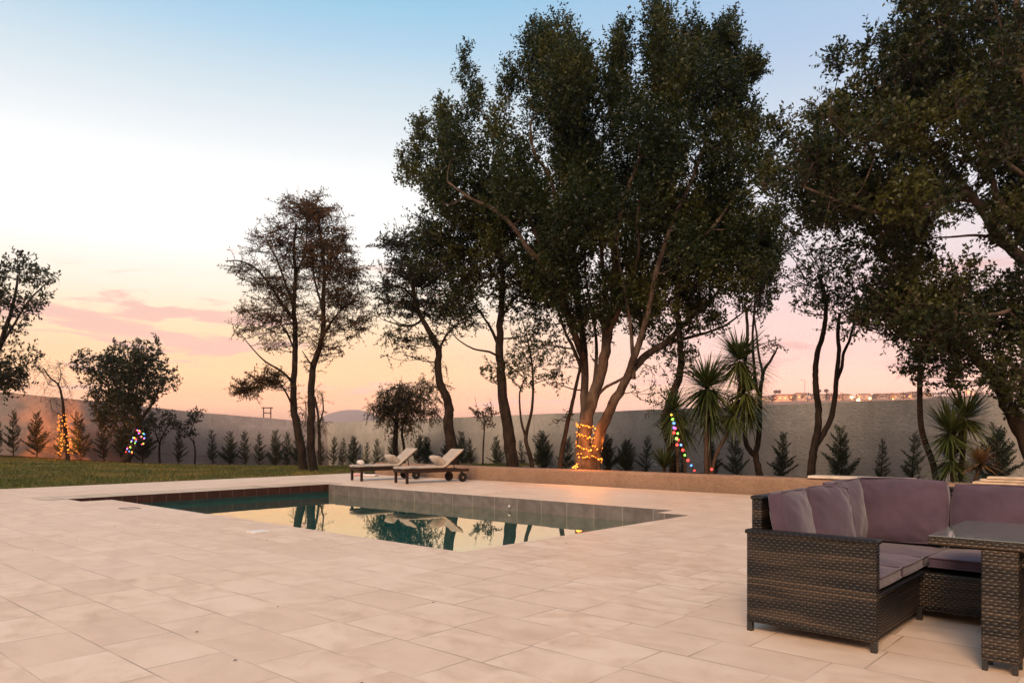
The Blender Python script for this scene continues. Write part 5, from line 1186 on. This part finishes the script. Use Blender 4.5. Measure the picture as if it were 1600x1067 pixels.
# ---- sun loungers: local x along the length (feet at 0), y across
def lounger(loc, rz, label):
    t_ = thing('sun_lounger', label, 'sun lounger', loc, rz, 'sun loungers beside the pool'); dw = M['darkwood']; W2 = .31
    f = MB()
    for sy in (-W2, W2): f.box((.97, sy, .315), (1.94, .045, .075), bev=.006)
    for x in (.02, .95, 1.90): f.box((x, 0, .315), (.05, 2*W2-.05, .06), bev=.005)
    f.build('frame', dw, t_)
    s = MB()
    for i in range(11): s.box((.09+i*.10, 0, .350), (.07, 2*W2-.01, .018), bev=.004)
    s.build('slats', dw, t_)
    for sy in (-W2, W2): MB().box((.07, sy+(.001 if sy > 0 else -.001), .16), (.065, .055, .32), bev=.006).build('leg', dw, t_)
    for sy in (-W2, W2):
        l = MB().box((1.72, sy, .20), (.06, .05, .20), bev=.006).build('leg', dw, t_)
        w = MB(); w.tube([(1.72, sy+(.045 if sy > 0 else -.045)-.02, .125), (1.72, sy+(.045 if sy > 0 else -.045)+.02, .125)], .125, 24)
        wh = w.build('wheel', M['rubber'], t_)
        MB().tube([(1.72, sy+(.045 if sy > 0 else -.045)-.028, .125), (1.72, sy+(.045 if sy > 0 else -.045)+.028, .125)], .028, 14).build('hub', M['steel'], wh)
    # backrest
    ang = math.radians(38); hx, hz = 1.20, .355; ca, sa = math.cos(ang), math.sin(ang)
    b = MB()
    for sy in (-.24, .24): b.box((hx+ca*.36, sy, hz+sa*.36), (.74, .035, .035), ry=-ang, bev=.004)
    for i in range(7):
        q = .06+i*.105; b.box((hx+ca*q, 0, hz+sa*q+.022), (.07, .54, .016), ry=-ang, bev=.003)
    b.build('backrest', dw, t_)
    MB().tube([(hx+ca*.55, 0, hz+sa*.55-.02), (hx+ca*.55+.05, 0, .32)], .014, 6).build('prop', dw, t_)
    # mattress following the bend, tufted
    nx, ny = 70, 16; L1, L2, th = 1.24, .78, .07; V_ = []; Fc = []
    def path(s_):
        if s_ < L1-.08: return (-.04+s_, .368, 0.0)
        k = min(1, (s_-(L1-.08))/.16); a = ang*k
        if k < 1:
            return (-.04+L1-.08+(s_-(L1-.08))*math.cos(a*.5), .368+(s_-(L1-.08))*math.sin(a*.5), a)
        x0 = -.04+L1-.08+.16*math.cos(ang*.5); z0 = .368+.16*math.sin(ang*.5); q = s_-(L1+.08); return (x0+q*ca, z0+q*sa, ang)
    TL = L1+L2
    for sgn in (1, -1):
        for i in range(nx+1):
            s_ = TL*i/nx; x, z, a = path(s_)
            for j in range(ny+1):
                y = -1+2*j/ny; e = min(1, s_/.06, (TL-s_)/.06, (1-abs(y))/.12+.0); rnd = math.sqrt(max(0, 1-(1-e)**2))
                tuft = .80+.20*abs(math.sin(PI*s_/.225))**.5*(.75+.25*abs(math.cos(PI*y*1.5))**.5)
                hgt = (th*(.5+.5*tuft*rnd)) if sgn > 0 else th*.5*(1-rnd*.98)
                hgt += .010*mnoise.noise(Vector((s_*4, y*2, rz)))*(1 if sgn > 0 else 0)
                V_.append((x-math.sin(a)*hgt, y*.30*(1+.01*math.sin(s_*20)), z+math.cos(a)*hgt))
    m_ = (nx+1)*(ny+1)
    for i in range(nx):
        for j in range(ny):
            a = i*(ny+1)+j; Fc.append((a, a+ny+1, a+ny+2, a+1)); Fc.append((m_+a, m_+a+1, m_+a+ny+2, m_+a+ny+1))
    for i in range(nx):
        for j in (0, ny):
            a = i*(ny+1)+j; Fc.append((a, a+ny+1, m_+a+ny+1, m_+a))
    for j in range(ny):
        for i in (0, nx):
            a = i*(ny+1)+j; Fc.append((a, a+1, m_+a+1, m_+a))
    newmesh('mattress', V_, Fc, M['cream'], t_, True)
    add_cushion(t_, 'pillow', .50, .40, .14, (1.17, 0, .565), rz=PI/2, lean=-.90, seed=9, m='cream', pinch=.10, bulge=.5, pipe=False, wr=.012)
    return t_
lounger((-2.93, 19.40, 0), math.radians(36), 'cream cushioned dark wood lounger nearer the pool, right of the pair')
lounger((-4.33, 20.56, 0), math.radians(36), 'cream cushioned dark wood lounger farther back, with a towel roll at its foot')
# rolled towel on the left lounger
p = P(563, 724, 20.75); tw = MB(); n = 26
pts = []; 
tw.tube([(-.14, 0, 0), (-.13, 0, 0), (.13, 0, 0), (.14, 0, 0)], [.05, .066, .066, .05], 18)
o = tw.build('rolled_towel', M['towel'], smooth=True); o.location = (p[0], p[1], .500); o.rotation_euler = (0, 0, math.radians(-60)); tag(o, 'white rolled towel on the foot end of the left lounger', 'towel')
p = P(556, 741, 23.2); o = MB().box((0, 0, .04), (.34, .26, .08), bev=.03).build('folded_towel', M['towelpink'], smooth=True); o.location = (p[0]+.1, p[1], .002); tag(o, 'pinkish folded towel on the paving behind the left lounger', 'towel')
p = P(575, 741, 22.9); o = MB().box((0, 0, .03), (.50, .26, .06), bev=.025).build('folded_towel', M['towel'], smooth=True); o.location = (p[0]+.05, p[1], .002); o.rotation_euler = (0, 0, -.3); tag(o, 'pale folded towel on the paving under the left lounger, right of the pink one', 'towel')

# covers and fittings
p = P(404, 831, 9.7); o = MB().box((0, 0, .006), (.23, .23, .012), bev=.004).build('skimmer_cover', M['white']); o.location = (p[0], p[1], .001); o.rotation_euler = (0, 0, A42); tag(o, 'small pale square cover set in the paving near the pool edge', 'cover')
p = P(203, 794, 12.8); mb = MB()
for x, y, sx, sy in ((0, .13, .28, .018), (0, -.13, .28, .018), (.131, 0, .018, .244), (-.131, 0, .018, .244)): mb.box((x, y, .004), (sx, sy, .008))
o = mb.build('hatch_frame', M['steel']); o.location = (p[0], p[1], .001); o.rotation_euler = (0, 0, A42); tag(o, 'thin square metal frame flush in the paving at the left pool end', 'hatch')
t_ = thing('water_inlet', 'small white round inlet on the far tiled pool wall', 'inlet', uv(-4.25, 5.455, -.165), A42)
MB().tube([(0, 0, 0), (0, -.02, 0)], .024, 18).build('rim', M['white'], t_, smooth=False); MB().tube([(0, -.02, 0), (0, -.03, 0)], .014, 12).build('nozzle', M['white'], t_)

# ------------------------------------------------------------------ grass blades, fallen leaves
n = 46000
tt = RNG.uniform(.0, 1.6, n); ff = RNG.uniform(.0, 1, n)**.6
e_ = np.array([edge_pt(0)]*1); va = 20.0-np.clip(tt, 0, 3)*16.0
ex = NX-14.72*UX+va*VX; ey = NY-14.72*UY+va*VY
wx = CORNER[0]-8.5*KF*tt; wy = CORNER[1]-8.0*KF*tt
zb = np.array([interp(LT, q) for q in tt])
gx = wx*(1-ff)+ex*ff; gy = wy*(1-ff)+ey*ff; gz = zb*((1-ff)**1.25)-.012*ff
gd = RNG.normal(size=(n, 3))*.45+np.array([0, 0, 1.0])
Vg, Qg = leafquads(np.stack([gx, gy, gz], 1), gd, .085, .022)
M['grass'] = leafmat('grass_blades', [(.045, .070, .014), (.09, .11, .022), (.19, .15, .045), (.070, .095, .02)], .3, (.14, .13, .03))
tag(quadmesh('grass', Vg, Qg, M['grass']), kind='stuff')
n = 60
lu = RNG.uniform(-13, 6, n); lv = RNG.uniform(-7, 8.6, n); ok = ~((lu > -10.7) & (lu < .2) & (lv > -.7) & (lv < 5.7)); lu = lu[ok]; lv = lv[ok]; n = len(lu)
lc = np.stack([NX+lu*UX+lv*VX, NY+lu*UY+lv*VY, np.full(n, .006)], 1); an = RNG.uniform(0, 6.28, n)
ld = np.stack([np.cos(an), np.sin(an), np.full(n, .08)], 1); sd = np.stack([-np.sin(an), np.cos(an), np.zeros(n)], 1); LL = RNG.uniform(.012, .040, n)[:, None]
Vf = np.empty((n, 4, 3)); Vf[:, 0] = lc; Vf[:, 1] = lc+ld*LL*.5+sd*LL*.28; Vf[:, 2] = lc+ld*LL; Vf[:, 3] = lc+ld*LL*.5-sd*LL*.28
Vf[:, 1, 2] += .006; Vf[:, 3, 2] += .004
tag(quadmesh('fallen_leaves', Vf.reshape(-1, 3), np.arange(n*4).reshape(n, 4), M['leafrust']), kind='stuff')

# ------------------------------------------------------------------ evening haze
hz = MB().box((0, 2000, 64), (7900, 4900, 134)).build('haze', bpy.data.materials.new('evening_haze')); tag(hz, kind='stuff')
hmat = hz.data.materials[0]; hmat.use_nodes = True; ht = hmat.node_tree; ht.nodes.clear()
pv = ht.nodes.new('ShaderNodeVolumePrincipled'); pv.inputs['Density'].default_value = .0004; pv.inputs['Color'].default_value = (1.0, .86, .84, 1); pv.inputs['Anisotropy'].default_value = .75
ho = ht.nodes.new('ShaderNodeOutputMaterial'); ht.links.new(pv.outputs[0], ho.inputs['Volume'])
